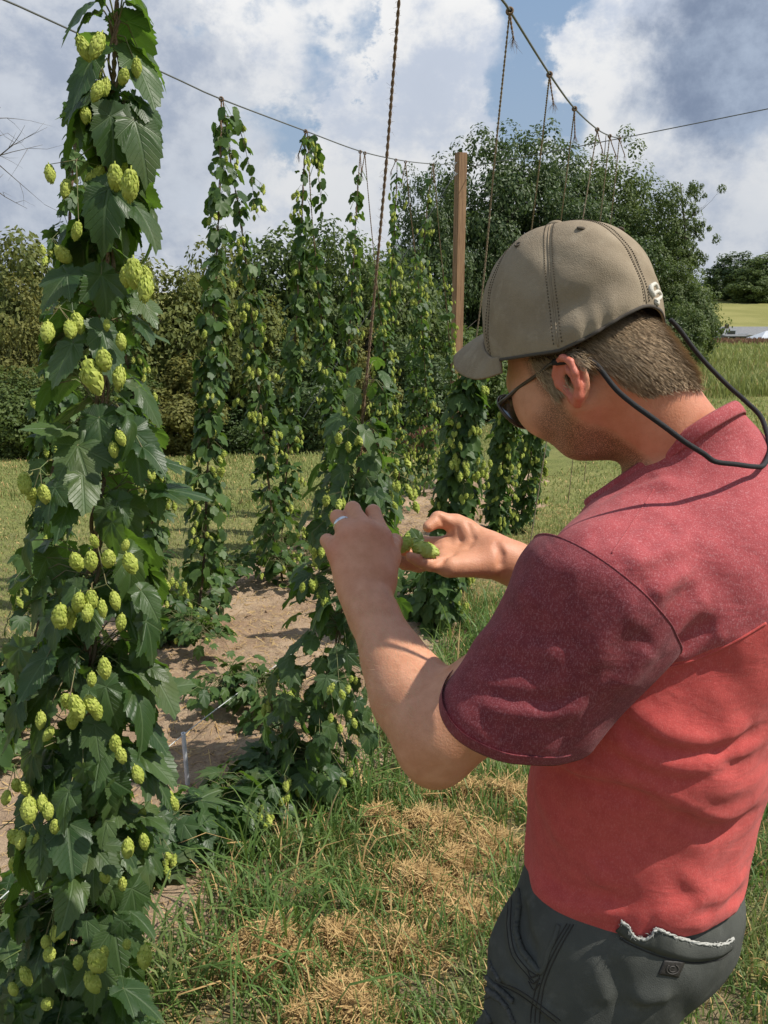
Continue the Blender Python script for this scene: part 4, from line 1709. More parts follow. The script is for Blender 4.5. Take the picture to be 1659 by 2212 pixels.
# close grass: tufts, thin where the dead grass lies
n = 105000
x = r.uniform(-1.4, 2.6, n)
y = .45 + 4.6 * r.random(n) ** 1.25
cl = r.integers(0, 2600, n)
cx, cy = r.uniform(-1.4, 2.6, 2600), .45 + 4.6 * r.random(2600) ** 1.25
tf = r.random(n) < .62
x = np.where(tf, cx[cl] + r.normal(0, .035, n), x)
y = np.where(tf, cy[cl] + r.normal(0, .035, n), y)
z, ins = soil_z(x, y)
pat = vnoise(x * 2.4, y * 2.4, 21) + .5 * vnoise(x * 6, y * 6, 22)
k_ = (ins < .03 + .05 * r.random(n)) & (x > -1.9) & (pat > -.22 - .3 * r.random(n)) & (on_heap(x, y) < .25 + .9 * r.random(n))
x, y = x[k_], y[k_]
u = x * NR[0] + y * NR[1]
tall = np.exp(-((u - edge_r(x * DR[0] + y * DR[1])) / .22) ** 2)
ln = r.uniform(.05, .13, len(x)) * (1 + .5 * tall * r.random(len(x)))
grass_obj('near_grass', 'tufted green grass with dead blades beside the bare bed', x, y, ln, r.uniform(.0025, .0055, len(x)), .55, GRASS_N, .16)
# long flopping blades at the foot of the hops
n = 1100
t = r.uniform(.8, 4.4, n)
u = edge_r(t) + .13 + r.normal(0, .12, n)
P = NR * u[:, None] + DR * t[:, None]
grass_obj('long_grass', 'long arching green grass along the foot of the hops', P[:, 0], P[:, 1], r.uniform(.12, .34, n), r.uniform(.004, .008, n), .85, GRASS_N, .05)
# field grass
n = 150000
bear = r.uniform(-.56, .62, n)
yy = np.exp(r.uniform(math.log(3.6), math.log(26), n))
x = bear * yy
z, ins = soil_z(x, yy)
k_ = (ins < .02) & ((x * NR[0] + yy * NR[1] < -2.7) | (yy > 4.6) | (x * NR[0] + yy * NR[1] > -.95)) & (vnoise(x * 1.1, yy * 1.1, 31) > -.36 - .2 * r.random(n))
x, yy = x[k_], yy[k_]
sc_ = np.clip(yy / 6, .7, 3)
tallp = 1 + .6 * (vnoise(x * .7, yy * .7, 33) > .12)
grass_obj('meadow_grass', 'sunlit yellow green meadow grass beyond the hop rows', x, yy, r.uniform(.022, .05, len(x)) * np.sqrt(sc_) * tallp, r.uniform(.004, .007, len(x)) * sc_, .6, GRASS_F, .10)
n = 50000
bear = r.uniform(.16, .66, n)
yy = np.exp(r.uniform(math.log(22), math.log(120), n))
x = bear * yy
grass_obj('far_meadow_grass', 'pale tall meadow grass sloping down to the house', x, yy, r.uniform(.25, .6, n), r.uniform(.03, .06, n) * np.clip(yy / 50, .6, 2), .4, GRASS_F, .04)
n = 14000
bear = np.concatenate([r.uniform(.30, .56, n // 2), r.uniform(-.32, .06, n // 2)])
yy = np.concatenate([r.uniform(84, 112, n // 2), r.uniform(17.5, 19.5, n // 2)])
x = bear * yy
big = (yy > 60)
v, q, t = blades(x, yy, gz(x, yy), np.where(big, r.uniform(.3, .75, n), r.uniform(.2, .6, n)), np.where(big, .12, .03), .35, r)
mb = MB()
mb.add(v, q)
mb.f.append(t)
mb.m.append(np.zeros(len(t)))
mb.uv.append(None)
tag(mb.build('reddish_weeds', WEED), 'reddish brown seeding weeds along the field edges', 'weeds', kind='stuff')
# straw mulch on the bed
n = 15000
u, t = r.uniform(-2.9, -.9, n), r.uniform(.9, 8.6, n)
P = NR * u[:, None] + DR * t[:, None]
z, ins = soil_z(P[:, 0], P[:, 1])
az = r.uniform(0, 2 * math.pi, n)
L = r.uniform(.006, .028, n) * np.where(r.random(n) < .08, 2.4, 1)
d_ = np.stack([np.cos(az), np.sin(az), r.normal(0, .25, n)], 1) * L[:, None]
s_ = np.stack([-np.sin(az), np.cos(az), r.normal(0, .3, n)], 1) * r.uniform(.0007, .0018, n)[:, None]
c0 = np.stack([P[:, 0], P[:, 1], z + .003], 1)
v = np.stack([c0 - d_ - s_, c0 + d_ - s_, c0 + d_ + s_, c0 - d_ + s_], 1).reshape(-1, 3)
i4 = np.arange(n)[:, None] * 4 + np.arange(4)[None]
mb = MB()
mb.add(v, i4)
tag(mb.build('straw_mulch', STRAW), 'short pale straw scattered over the brown soil', 'straw', kind='stuff')
# clods
mb = MB()
for q in range(900):
    u, t = r.uniform(-2.85, -1.0), r.uniform(1.2, 7.5)
    p = NR * u + DR * t
    z, ins = soil_z(p[0], p[1])
    if ins < .05:
        continue
    s_ = r.uniform(.004, .013) * (1.8 if r.random() < .12 else 1)
    d = r.normal(0, 1, (14, 3))
    d /= np.linalg.norm(d, axis=1, keepdims=True)
    bm = bmesh.new()
    for e in d * s_ * r.uniform(.6, 1.2, (14, 1)) * np.array([1, 1, .7]) + np.array([p[0], p[1], float(z) + s_ * .3]):
        bm.verts.new(e)
    bmesh.ops.convex_hull(bm, input=bm.verts)
    bm.verts.index_update()
    mb.add([tuple(e.co) for e in bm.verts], [tuple(w.index for w in f.verts) for f in bm.faces])
    bm.free()
tag(mb.build('soil_clods', soil_mat(), smooth=False), 'small clods of dry earth on the bed', 'soil', kind='stuff')


def straw_heap(px, py, sx, sy, hgt, n, label, matl=STRAW):
    c = G(px, py)
    n = int(n * 1.9)
    hgt *= 1.35
    a = r.uniform(0, 2 * math.pi, n)
    rr = np.abs(r.normal(0, .52, n))
    lob = 1 + .35 * np.sin(a * 3 + px) + .2 * np.sin(a * 5 + py)
    x = c[0] + np.cos(a) * rr * sx * lob
    y = c[1] + np.sin(a) * rr * sy * lob
    zz = gz(x, y) + hgt * np.exp(-rr ** 2 * 1.3) * r.random(n) ** .6 * (.7 + .6 * np.sin(x * 40) * np.sin(y * 37))
    az = r.uniform(0, math.pi, n)
    L = r.uniform(.015, .06, n)
    o = np.stack([np.cos(az), np.sin(az), r.normal(0, .3, n)], 1) * L[:, None]
    bend = np.stack([-np.sin(az), np.cos(az), r.normal(.2, .4, n)], 1) * (L * r.normal(0, .35, n))[:, None]
    w = np.stack([-np.sin(az), np.cos(az), r.normal(0, .6, n)], 1) * r.uniform(.0006, .0013, n)[:, None]
    m0 = np.stack([x, y, zz], 1) + bend
    e0, e1 = m0 - o - bend, m0 + o - bend
    v = np.stack([e0 - w, e0 + w, m0 + w, m0 - w, e1 + w, e1 - w], 1).reshape(-1, 3) - c
    i6 = np.arange(n)[:, None] * 6
    mb = MB()
    mb.add(v, np.concatenate([i6 + np.array([[0, 1, 2, 3]]), i6 + np.array([[3, 2, 4, 5]])]))
    o_ = mb.build('straw_clump', matl, loc=c)
    return tag(o_, label, 'dry grass', 'clumps of mown dry grass')


for args in HEAPS:
    straw_heap(*args)
# ------------------------------------------------------------------ trees
r = np.random.default_rng(23)
BARK = plain('grey_bark', (.075, .06, .045), .95, col2=(.13, .11, .085), scale=12, bump=.01, bs=30)
FOL = {
    'olive': leafy('olive_leaves', (.07, .095, .02), (.165, .18, .045), (.24, .25, .05), .6, .3, spec=.25),
    'yellow': leafy('yellowing_leaves', (.095, .11, .026), (.19, .185, .05), (.34, .30, .07), .6, .32, spec=.25),
    'mid': leafy('mid_green_leaves', (.05, .085, .019), (.115, .15, .038), (.17, .24, .05), .55, .3, spec=.3),
    'dark': leafy('dark_green_leaves', (.030, .060, .016), (.08, .115, .032), (.13, .20, .05), .5, .28, spec=.35),
}


def crown_mesh(name, n, clumps, leaf, flat, matl, seed, hollow=.55, low=-.9, spread=.16):
    """leaf-sized faces in clumps through a unit-sized crown"""
    q = np.random.default_rng(seed)
    d = q.normal(0, 1, (clumps, 3))
    d /= np.linalg.norm(d, axis=1, keepdims=True)
    rad_ = q.uniform(hollow, 1.0, clumps) ** .6
    lob = 1 + .20 * np.sin(d[:, 0] * 4 + seed) + .16 * np.sin(d[:, 1] * 5 + 2 * seed) + .14 * np.sin(d[:, 2] * 6 + seed * .7)
    c = d * (rad_ * lob)[:, None]
    c[:, 2] = np.maximum(c[:, 2], low)
    size = q.uniform(.5, 1.35, clumps) * spread
    which = q.choice(clumps, n, p=(size ** 1.6) / (size ** 1.6).sum())
    o = q.normal(0, 1, (n, 3))
    o /= np.linalg.norm(o, axis=1, keepdims=True)
    p = c[which] + o * (size[which] * q.uniform(.35, 1.05, n) ** .5)[:, None] * np.array([1, 1, flat])
    nrm = unit_rows(o * .8 + d[which] * .5 + np.array([0, 0, .5]) + q.normal(0, .45, (n, 3)))
    t = unit_rows(np.cross(nrm, q.normal(0, 1, (n, 3))))
    b_ = np.cross(nrm, t)
    s = leaf * q.uniform(.6, 1.3, n)[:, None]
    v = np.stack([p - t * s, p + b_ * s * .55 + nrm * s * .12, p + t * s, p - b_ * s * .55 + nrm * s * .12], 1).reshape(-1, 3)
    mb = MB()
    mb.add(v, np.arange(n)[:, None] * 4 + np.arange(4)[None])
    return mb.mesh(name, matl, smooth=False)


def unit_rows(a):
    return a / np.maximum(np.linalg.norm(a, axis=1, keepdims=True), 1e-9)


def trunk_mesh(name, h, r0, limbs, spread, seed, twig=0, start=.25, lean=1.0):
    q = np.random.default_rng(seed)
    mb = MB()
    main = spline(np.array([[0, 0, -.3], [.03 * h * q.normal(), .03 * h * q.normal(), h * .35], [.06 * lean * h * q.normal(), .06 * lean * h * q.normal(), h * .7], [.08 * lean * h * q.normal(), .08 * lean * h * q.normal(), h]]), 14)
    mb.add(*tube(main, np.linspace(r0, r0 * .15, 14), 8))
    for i in range(limbs):
        t = q.uniform(start, .9)
        p = main[int(t * 13)]
        a = q.uniform(0, 2 * math.pi)
        L = spread * q.uniform(.5, 1.0) * (1.1 - .5 * t)
        o = np.array([math.cos(a), math.sin(a), 0])
        e = p + o * L + np.array([0, 0, L * q.uniform(.4, 1.0)])
        md_ = (p + e) / 2 + np.array([0, 0, -.1 * L]) + q.normal(0, .06 * L, 3)
        P = spline(np.array([p, md_, e]), 8)
        rr = r0 * (.5 - .35 * t)
        mb.add(*tube(P, np.linspace(rr, rr * .15, 8), 6))
        for w in range(twig):
            s = P[q.integers(3, 8)]
            d_ = unit(unit(e - p) + q.normal(0, .6, 3)) * L * q.uniform(.25, .6)
            T = spline(np.array([s, s + d_ * .5 + q.normal(0, .05 * L, 3), s + d_]), 6)
            mb.add(*tube(T, np.linspace(rr * .28, rr * .05, 6), 4))
            for w2 in range(2):
                s2 = T[q.integers(2, 6)]
                d2 = unit(unit(d_) + q.normal(0, .7, 3)) * np.linalg.norm(d_) * q.uniform(.3, .6)
                mb.add(*tube([s2, s2 + d2 * .5 + q.normal(0, .02 * L, 3), s2 + d2], [rr * .10, rr * .07, rr * .02], 3))
    return mb.mesh(name, BARK)


CROWN = {}
for nm, key, n, cl, lf, fl, low, sp in (('shrub', 'olive', 16000, 190, .046, .8, -1, .24), ('shrub', 'mid', 16000, 190, .044, .8, -1, .24), ('shrub', 'yellow', 11000, 130, .046, .8, -1, .24), ('shrub', 'dark', 15000, 170, .044, .8, -1, .24),
                                        ('tall', 'dark', 36000, 260, .027, .75, -.9, .20), ('tall', 'mid', 34000, 240, .027, .75, -.9, .20), ('far', 'mid', 14000, 200, .05, .8, -.9, .2), ('far', 'dark', 14000, 200, .05, .8, -.9, .2),
                                        ('loose', 'mid', 5000, 90, .034, .6, -.7, .13)):
    CROWN[nm, key] = [crown_mesh('crown', n, cl, lf, fl, FOL[key], sd, .45, low, sp) for sd in ((1, 2) if nm != 'loose' else (5,))]
TRUNK = {'shrub': trunk_mesh('trunk', 1.0, .03, 7, .5, 4), 'tall': trunk_mesh('trunk', 1.0, .032, 12, .42, 6, 1), 'far': trunk_mesh('trunk', 1.0, .03, 5, .4, 8), 'loose': trunk_mesh('trunk', 1.0, .016, 9, .26, 9, 3, .45, .3)}


def tree(name, kind, key, px, ytop, dist, wpx, label, cat, group, wide=None, base=None, th=.75):
    """a tree seen at picture column px with its top at ytop, dist metres off"""
    rr = ray(px, ytop)
    k_ = dist / rr[1]
    top = np.array([0, 0, CAM_H]) + rr * k_
    x, y = top[0], top[1]
    z0 = float(gz(x, y))
    h = top[2] - z0
    w = wpx * k_ / FPX / 2
    e = empty(name, (x, y, z0), label, cat, group)
    q = r.uniform(0, 6.28)
    cr = link('crown', CROWN[kind, key][int(r.integers(len(CROWN[kind, key])))], None)
    low = .02 if kind == 'shrub' else (.16 if base is None else base)
    hh = h * (1 - low) / 2 / 1.02
    cr.parent = e
    cr.location = (0, 0, h * low + hh * (1.0))
    cr.scale = (w, w * (wide or .9), hh)
    cr.rotation_euler = (0, 0, q)
    tr = link('trunk', TRUNK[kind], None)
    tr.parent = e
    tr.scale = (h * .8, h * .8, h * th)
    tr.rotation_euler = (0, 0, q + 1)
    return e


g1 = 'shrubby trees of the thicket behind the hop rows'
for a in [('olive', -150, 560, 19.5, 420, 'olive thicket tree at the left edge of the photo'),
          ('olive', 60, 528, 19.0, 300, 'olive tree with a ragged top behind the climbing hop on the left'),
          ('yellow', 40, 650, 17.2, 200, 'yellowing bush low at the left end of the thicket'),
          ('mid', 20, 800, 15.6, 230, 'mid green low bush by the grass at far left'),
          ('mid', 215, 585, 19.5, 300, 'green tree hidden behind the nearest hop bine'),
          ('olive', 345, 566, 18.5, 290, 'rounded olive tree right of the nearest hop bine'),
          ('olive', 460, 556, 20.0, 260, 'olive tree behind the first pair of slender bines'),
          ('yellow', 385, 800, 17.0, 240, 'yellow green bush low under the rounded olive tree'),
          ('mid', 590, 512, 21.0, 300, 'taller green tree standing above the middle of the thicket'),
          ('olive', 545, 640, 18.3, 260, 'olive bush between the two pairs of bines'),
          ('dark', 680, 545, 22.0, 300, 'dark tree behind the second pair of bines'),
          ('mid', 745, 545, 20.5, 240, 'green tree left of the knotted brown rope'),
          ('dark', 640, 760, 18.0, 280, 'dark bush at the shady foot of the thicket'),
          ('mid', 840, 580, 22.0, 280, 'green tree right of the knotted brown rope'),
          ('yellow', 800, 740, 19.2, 170, 'yellow leaved bush glowing beside the brown rope'),
          ('dark', 905, 590, 24.0, 260, 'dark tree between the rope and the wooden post'),
          ('dark', 880, 760, 19.8, 260, 'dark low bush left of the wooden post'),
          ('mid', 1000, 700, 24.0, 300, 'green bush behind the foot of the wooden post'),
          ('dark', 510, 850, 17.6, 240, 'dark low bush above the reddish weeds'),
          ('mid', 250, 800, 17.2, 260, 'mid green bush low behind the nearest bine')]:
    tree('thicket_tree', 'shrub', a[0], a[1], a[2] - (6 if a[1] < 400 else 20) * (a[2] < 620), a[3], a[4], a[5], 'tree', g1)
for a in [('tall', 'dark', 950, 390, 36, 240, 'dark tree immediately left of the wooden post top'),
          ('tall', 'dark', 1065, 305, 38, 330, 'tall dark tree right of the wooden post'),
          ('tall', 'dark', 1190, 296, 40, 340, 'tallest dark tree above the cap'),
          ('tall', 'mid', 1310, 330, 41, 330, 'tall tree with bare twigs at its top above the cap'),
          ('tall', 'mid', 1400, 430, 39, 260, 'green tree stepping down right of the cap'),
          ('tall', 'mid', 1445, 560, 37, 200, 'low leafy tree next to the far white house'),
          ('shrub', 'mid', 1500, 600, 36, 140, 'bush with drooping branches beside the far field'),
          ('shrub', 'mid', 1475, 660, 33, 130, 'leafy bush left of the far white house'),
          ('shrub', 'dark', 1330, 640, 34, 300, 'dark undergrowth tree behind the nape of the neck'),
          ('shrub', 'dark', 1130, 640, 33, 320, 'dark undergrowth tree behind the cap brim'),
          ('tall', 'dark', 1250, 430, 37, 300, 'dark inner tree hidden behind the cap')]:
    tree('woodland_tree', a[0], a[1], a[2], a[3], a[4], a[5], a[6], 'tree', 'tall trees behind the post and the cap')
tree('open_crowned_tree', 'loose', 'mid', 1482, 372, 38, 130, 'thin airy tree against the cloud right of the tall trees', 'tree', None, base=.45, th=.95)
for a in [('dark', 1600, 552, 232, 140, 'dark rounded tree of the distant right wood'), ('mid', 1655, 548, 226, 150, 'brighter tree at the right edge of the distant wood'),
          ('dark', 1570, 590, 245, 90, 'low dark tree at the left end of the distant wood'), ('mid', 1625, 590, 220, 110, 'yellow green tree in front of the distant wood'),
          ('dark', 1720, 545, 230, 160, 'tall dark tree cut by the right edge of the photo in the distant wood'), ('dark', 1530, 622, 270, 80, 'farthest small tree in the gap beside the near trees')]:
    tree('distant_tree', 'far', a[0], a[1], a[2], a[3], a[4], a[5], 'tree', 'distant wood beyond the dry field', base=.03)


def bare_tree(name, loc, h, r0, seed, label, limbs, spread, twig, start=.25, lean=1.0):
    e = empty(name, loc, label, 'tree')
    t = link('trunk', trunk_mesh('trunk', h, r0, limbs, spread, seed, twig, start, lean), None)
    t.parent = e
    return e


p = np.array([0, 0, CAM_H]) + ray(-215, 300) * 11
bare_tree('dead_tree', (p[0] - .6, p[1], float(gz(p[0], p[1]))), 6.6, .11, 33, 'bare dead tree reaching leafless twigs in from the left edge', 26, 2.3, 7, .45)
p = np.array([0, 0, CAM_H]) + ray(1300, 300) * 40
bare_tree('bare_topped_tree', (p[0], p[1], float(gz(p[0], p[1]))), 10.4, .10, 35, 'bare twiggy tree top rising out of the leafy trees', 26, 1.0, 6, .72, .15)

# ------------------------------------------------------------------ far house and shed
WALL = plain('white_siding', (.55, .56, .57), .7, col2=(.62, .63, .63), scale=2)
ROOF = plain('grey_roofing', (.16, .165, .17), .8, col2=(.20, .20, .20), scale=3)
TIN = plain('pale_tin_roof', (.55, .57, .6), .35, col2=(.48, .5, .53), scale=2)
BRICKY = plain('brown_boards', (.10, .06, .045), .8)
PANE = plain('window_glass', (.04, .045, .05), .1, spec=.8)
hx0, hx1 = U(1525, 720, 138)[0], U(1650, 720, 138)[0]
hy = 138.0
hz = float(gz((hx0 + hx1) / 2, hy)) - .1
W_ = hx1 - hx0
e = empty('white_house', ((hx0 + hx1) / 2, hy, hz), 'low white house with a grey roof beyond the weeds', 'house')


def part(name, m_, shapes, parent):
    mb = MB()
    for c_, s_ in shapes:
        mb.add(*box(c_, s_))
    o = mb.build(name, m_, None, smooth=False)
    o.parent = parent
    return o


zt = U(1590, 703, 138)[2] - hz
we = zt - 1.0
part('wall', WALL, [((0, 0, we / 2), (W_, 7, we))], e)
mb = MB()
mb.add([(-W_ / 2 - .3, -3.9, we), (W_ / 2 + .3, -3.9, we), (W_ / 2 + .3, 0, zt), (-W_ / 2 - .3, 0, zt), (-W_ / 2 - .3, 3.9, we), (W_ / 2 + .3, 3.9, we)], [(0, 1, 2, 3), (3, 2, 5, 4), (0, 3, 4), (1, 5, 2)])
rf = mb.build('roof', ROOF, None, smooth=False)
rf.parent = e
part('chimney', BRICKY, [((-W_ * .28, -.6, zt + .05), (.5, .5, .7))], e)
part('porch_roof', ROOF, [((-W_ * .30, -4.6, we * .92), (W_ * .36, 2.2, .16))], e)
part('porch_post', WALL, [((-W_ * .44, -5.5, we * .45), (.14, .14, we * .9))], e)
for fx, fw, fh in ((-.32, 1.2, 1.7), (-.13, 1.5, .7), (.26, 1.5, 1.1), (.38, 1.5, 1.1)):
    w_ = part('window', PANE, [((fx * W_, -3.53, we * .55), (fw, .08, fh))], e)
    part('window_frame', WALL, [((fx * W_, -3.51, we * .55), (fw + .25, .06, fh + .25))], e)
sx0, sx1 = U(1612, 725, 122)[0], U(1700, 725, 122)[0]
sz = float(gz((sx0 + sx1) / 2, 122))
s_ = empty('shed', ((sx0 + sx1) / 2, 122, sz), 'small brown shed with a pale tin roof right of the house', 'shed')
zt2, sw = U(1650, 712, 122)[2] - sz, sx1 - sx0
ze = zt2 - 1.2
part('wall', BRICKY, [((0, 0, ze / 2), (sw * .94, 4, ze))], s_)
mb = MB()
mb.add([(-sw / 2, -2.4, ze), (sw / 2, -2.4, ze), (sw / 2, 2.4, ze), (-sw / 2, 2.4, ze), (-sw * .18, 0, zt2), (sw * .5, 0, zt2)], [(0, 1, 5, 4), (3, 4, 5, 2), (0, 4, 3), (1, 2, 5)])
rf = mb.build('roof', TIN, None, smooth=False)
rf.parent = s_
# ------------------------------------------------------------------ trellis
WOOD, k = mat('weathered_pine')
co = k.n('ShaderNodeTexCoord').outputs['Object']
gs = k.n('ShaderNodeMapping', Vector=co, Scale=(1, 1, .06)).outputs[0]
c = k.mix(k.ss(k.noise(gs, 55, 6, .65, .4), .35, .65), (.31, .18, .092), (.20, .108, .055))
c = k.mix(k.math('MULTIPLY', k.ss(k.noise(co, 5, 4), .62, .72), .6), c, (.13, .06, .03))
pr = pbr(k, Base__Color=c, Roughness=.75, Normal=k.n('ShaderNodeBump', Strength=.5, Distance=.004, Height=k.noise(gs, 80, 5)).outputs[0])
fin(k, pr.outputs[0])
WIRE = plain('steel_cable', (.16, .165, .16), .5, .4)
TWINE = plain('coir_twine', (.15, .095, .058), .95, col2=(.25, .17, .105), scale=300, bump=.001, bs=900)
TWINE2 = plain('pale_twine', (.22, .165, .105), .95, col2=(.32, .25, .17), scale=300, bump=.001, bs=900)
r = np.random.default_rng(41)

PT, PB = V(996, 330, -2.49), None
pz = float(gz(PT[0], PT[1]))
ph = PT[2] - pz
e = empty('trellis_post', (PT[0], PT[1], pz), 'square wooden trellis post standing at the end of the far hop row', 'post')
e.rotation_euler = (0, 0, R(24))
bm = bmesh.new()
bmesh.ops.create_cube(bm, size=1)
bmesh.ops.scale(bm, vec=(.098, .098, ph + .4), verts=bm.verts)
bmesh.ops.translate(bm, vec=(0, 0, (ph - .4) / 2), verts=bm.verts)
bmesh.ops.bevel(bm, geom=bm.edges[:], offset=.005, segments=2, affect='EDGES')
me = bpy.data.meshes.new('timber')
bm.to_mesh(me)
bm.free()
me.materials.append(WOOD)
t_ = link('timber', me)
t_.parent = e
for nm, loc, d in (('eye_bolt', (-.06, .0, ph - .10), (-1, 0, 0)), ('eye_bolt', (.06, -.01, ph - .14), (1, 0, 0)), ('eye_bolt', (-.06, -.02, ph - .21), (-1, 0, 0))):
    mb = MB()
    d = np.array(d, float)
    c0 = np.array(loc) + d * .018
    loop_tube(mb, np.array([c0 + .016 * (d * math.cos(a) + np.array([0, 0, 1]) * math.sin(a)) for a in np.linspace(0, 2 * math.pi, 18, endpoint=False)]), .004, 6, 1, (0, 1, 0))
    mb.add(*tube([np.array(loc) - d * .05, np.array(loc)], .005, 6))
    o = mb.build(nm, METAL)
    o.parent = e


def cable(name, P, rad_, label, m_=WIRE, cat='wire', strand=False, n=60):
    c = np.asarray(P[0])
    mb = MB()
    Q = spline(np.asarray(P) - c, n)
    if strand:
        twist(mb, Q, rad_, .05, 3, 4)
    else:
        mb.add(*tube(Q, rad_, 6))
    return tag(mb.build(name, m_, loc=c), label, cat)


UA, UB = -2.49, -.71
A_pts = [(-400, -148), (-150, -62), (0, -4), (125, 52), (385, 172), (478, 214), (660, 283), (780, 327), (870, 347), (935, 354), (984, 355)]
A3 = [V(x, y, UA) for x, y in A_pts]
cable('trellis_wire', A3, .0042, 'steel trellis wire running from upper left to the wooden post')
B_pts = [(985, -130), (1085, 0), (1101, 23), (1187, 160), (1241, 234), (1290, 279), (1317, 293), (1338, 298), (1360, 295)]
B3 = [V(x, y, UB) for x, y in B_pts]
cable('trellis_wire', B3, .0045, 'sagging steel wire carrying the knotted ropes above the cap')
pA = V(1010, 362, -2.44)
far_ = np.array(B3[-1])
dir_ = far_ - pA
q = V(1659, 235, UB)
rr_ = ray(1659, 235)
# the cross wire goes on past the second row towards the next post
k_ = ((pA + dir_ * 1.9)[1]) / rr_[1]
end = np.array([0, 0, CAM_H]) + rr_ * (far_[1] - .75) / rr_[1]
cable('cross_wire', [pA, far_ + np.array([0, 0, .0]), end, end + (end - far_) * .6], .0042, 'steel wire from the post top out to the right edge of the sky')
# guy wire behind the rows with a red hook
ga, gb = V(985, 372, -2.5), None
h0 = np.array([0, 0, CAM_H]) + ray(525, 1112) * (9.6 / ray(525, 1112)[1])
g0 = np.array([0, 0, CAM_H]) + ray(512, 1140) * (9.4 / ray(512, 1140)[1])
gp = empty('guy_wire', tuple(g0), 'guy wire with a red hook slanting down from the post into the far grass', 'wire')
mb = MB()
mb.add(*tube(spline(np.array([ga, (ga + h0) / 2, h0]) - g0, 30), .004, 5))
o = mb.build('cable', WIRE)
o.parent = gp
mb = MB()
ringp = np.array([h0 - g0 + .028 * np.array([math.cos(a), 0, math.sin(a)]) for a in np.linspace(-.9, 4.2, 18)])
mb.add(*tube(ringp, .007, 6))
RED = plain('red_paint', (.5, .03, .02), .5)
o = mb.build('hook', RED)
o.parent = gp
mb = MB()
mb.add(*tube([h0 - g0 - np.array([0, 0, .03]), np.array([0, 0, -.4])], .008, 6))
o = mb.build('anchor_rod', plain('rusty_rod', (.25, .09, .04), .8))
o.parent = gp

# white stake and low string over the bed
s0 = G(408, 1722)
s0[2] = float(soil_z(s0[0], s0[1])[0])
rr_ = ray(396, 1584)
dd = np.linalg.norm(s0[:2])
s1 = np.array([0, 0, CAM_H]) + rr_ * (s0[1] + .015) / rr_[1]
e = empty('pvc_stake', s0, 'white plastic pipe stake standing in the brown soil', 'stake')
mb = MB()
mb.add(*tube([np.array([0, 0, -.1]), s1 - s0], .0075, 10, caps=False))
o = mb.build('pipe', plain('white_pvc', (.62, .62, .64), .4, col2=(.5, .5, .5), scale=40))
o.parent = e
mb = MB()
ax = unit(s1 - s0)
loop_tube(mb, np.array([s1 - s0 + .0066 * np.array([math.cos(a), math.sin(a), 0]) for a in np.linspace(0, 6.283, 16, endpoint=False)]), .0016, 6)
o = mb.build('pipe_rim', plain('white_pvc_edge', (.75, .75, .76), .4))
o.parent = e
n0 = s1 - np.array([0, 0, .012])
fa = np.array([0, 0, CAM_H]) + ray(668, 1385) * (4.3 / ray(668, 1385)[1])
na_ = np.array([0, 0, CAM_H]) + ray(0, 1942) * (1.75 / ray(0, 1942)[1])
cable('guide_string', [na_, n0 + np.array([-.008, 0, 0]), fa], .0016, 'thin pale string stretched low over the soil past the white stake', plain('pale_string', (.5, .52, .5), .8), 'string')

# ------------------------------------------------------------------ leaves and cones


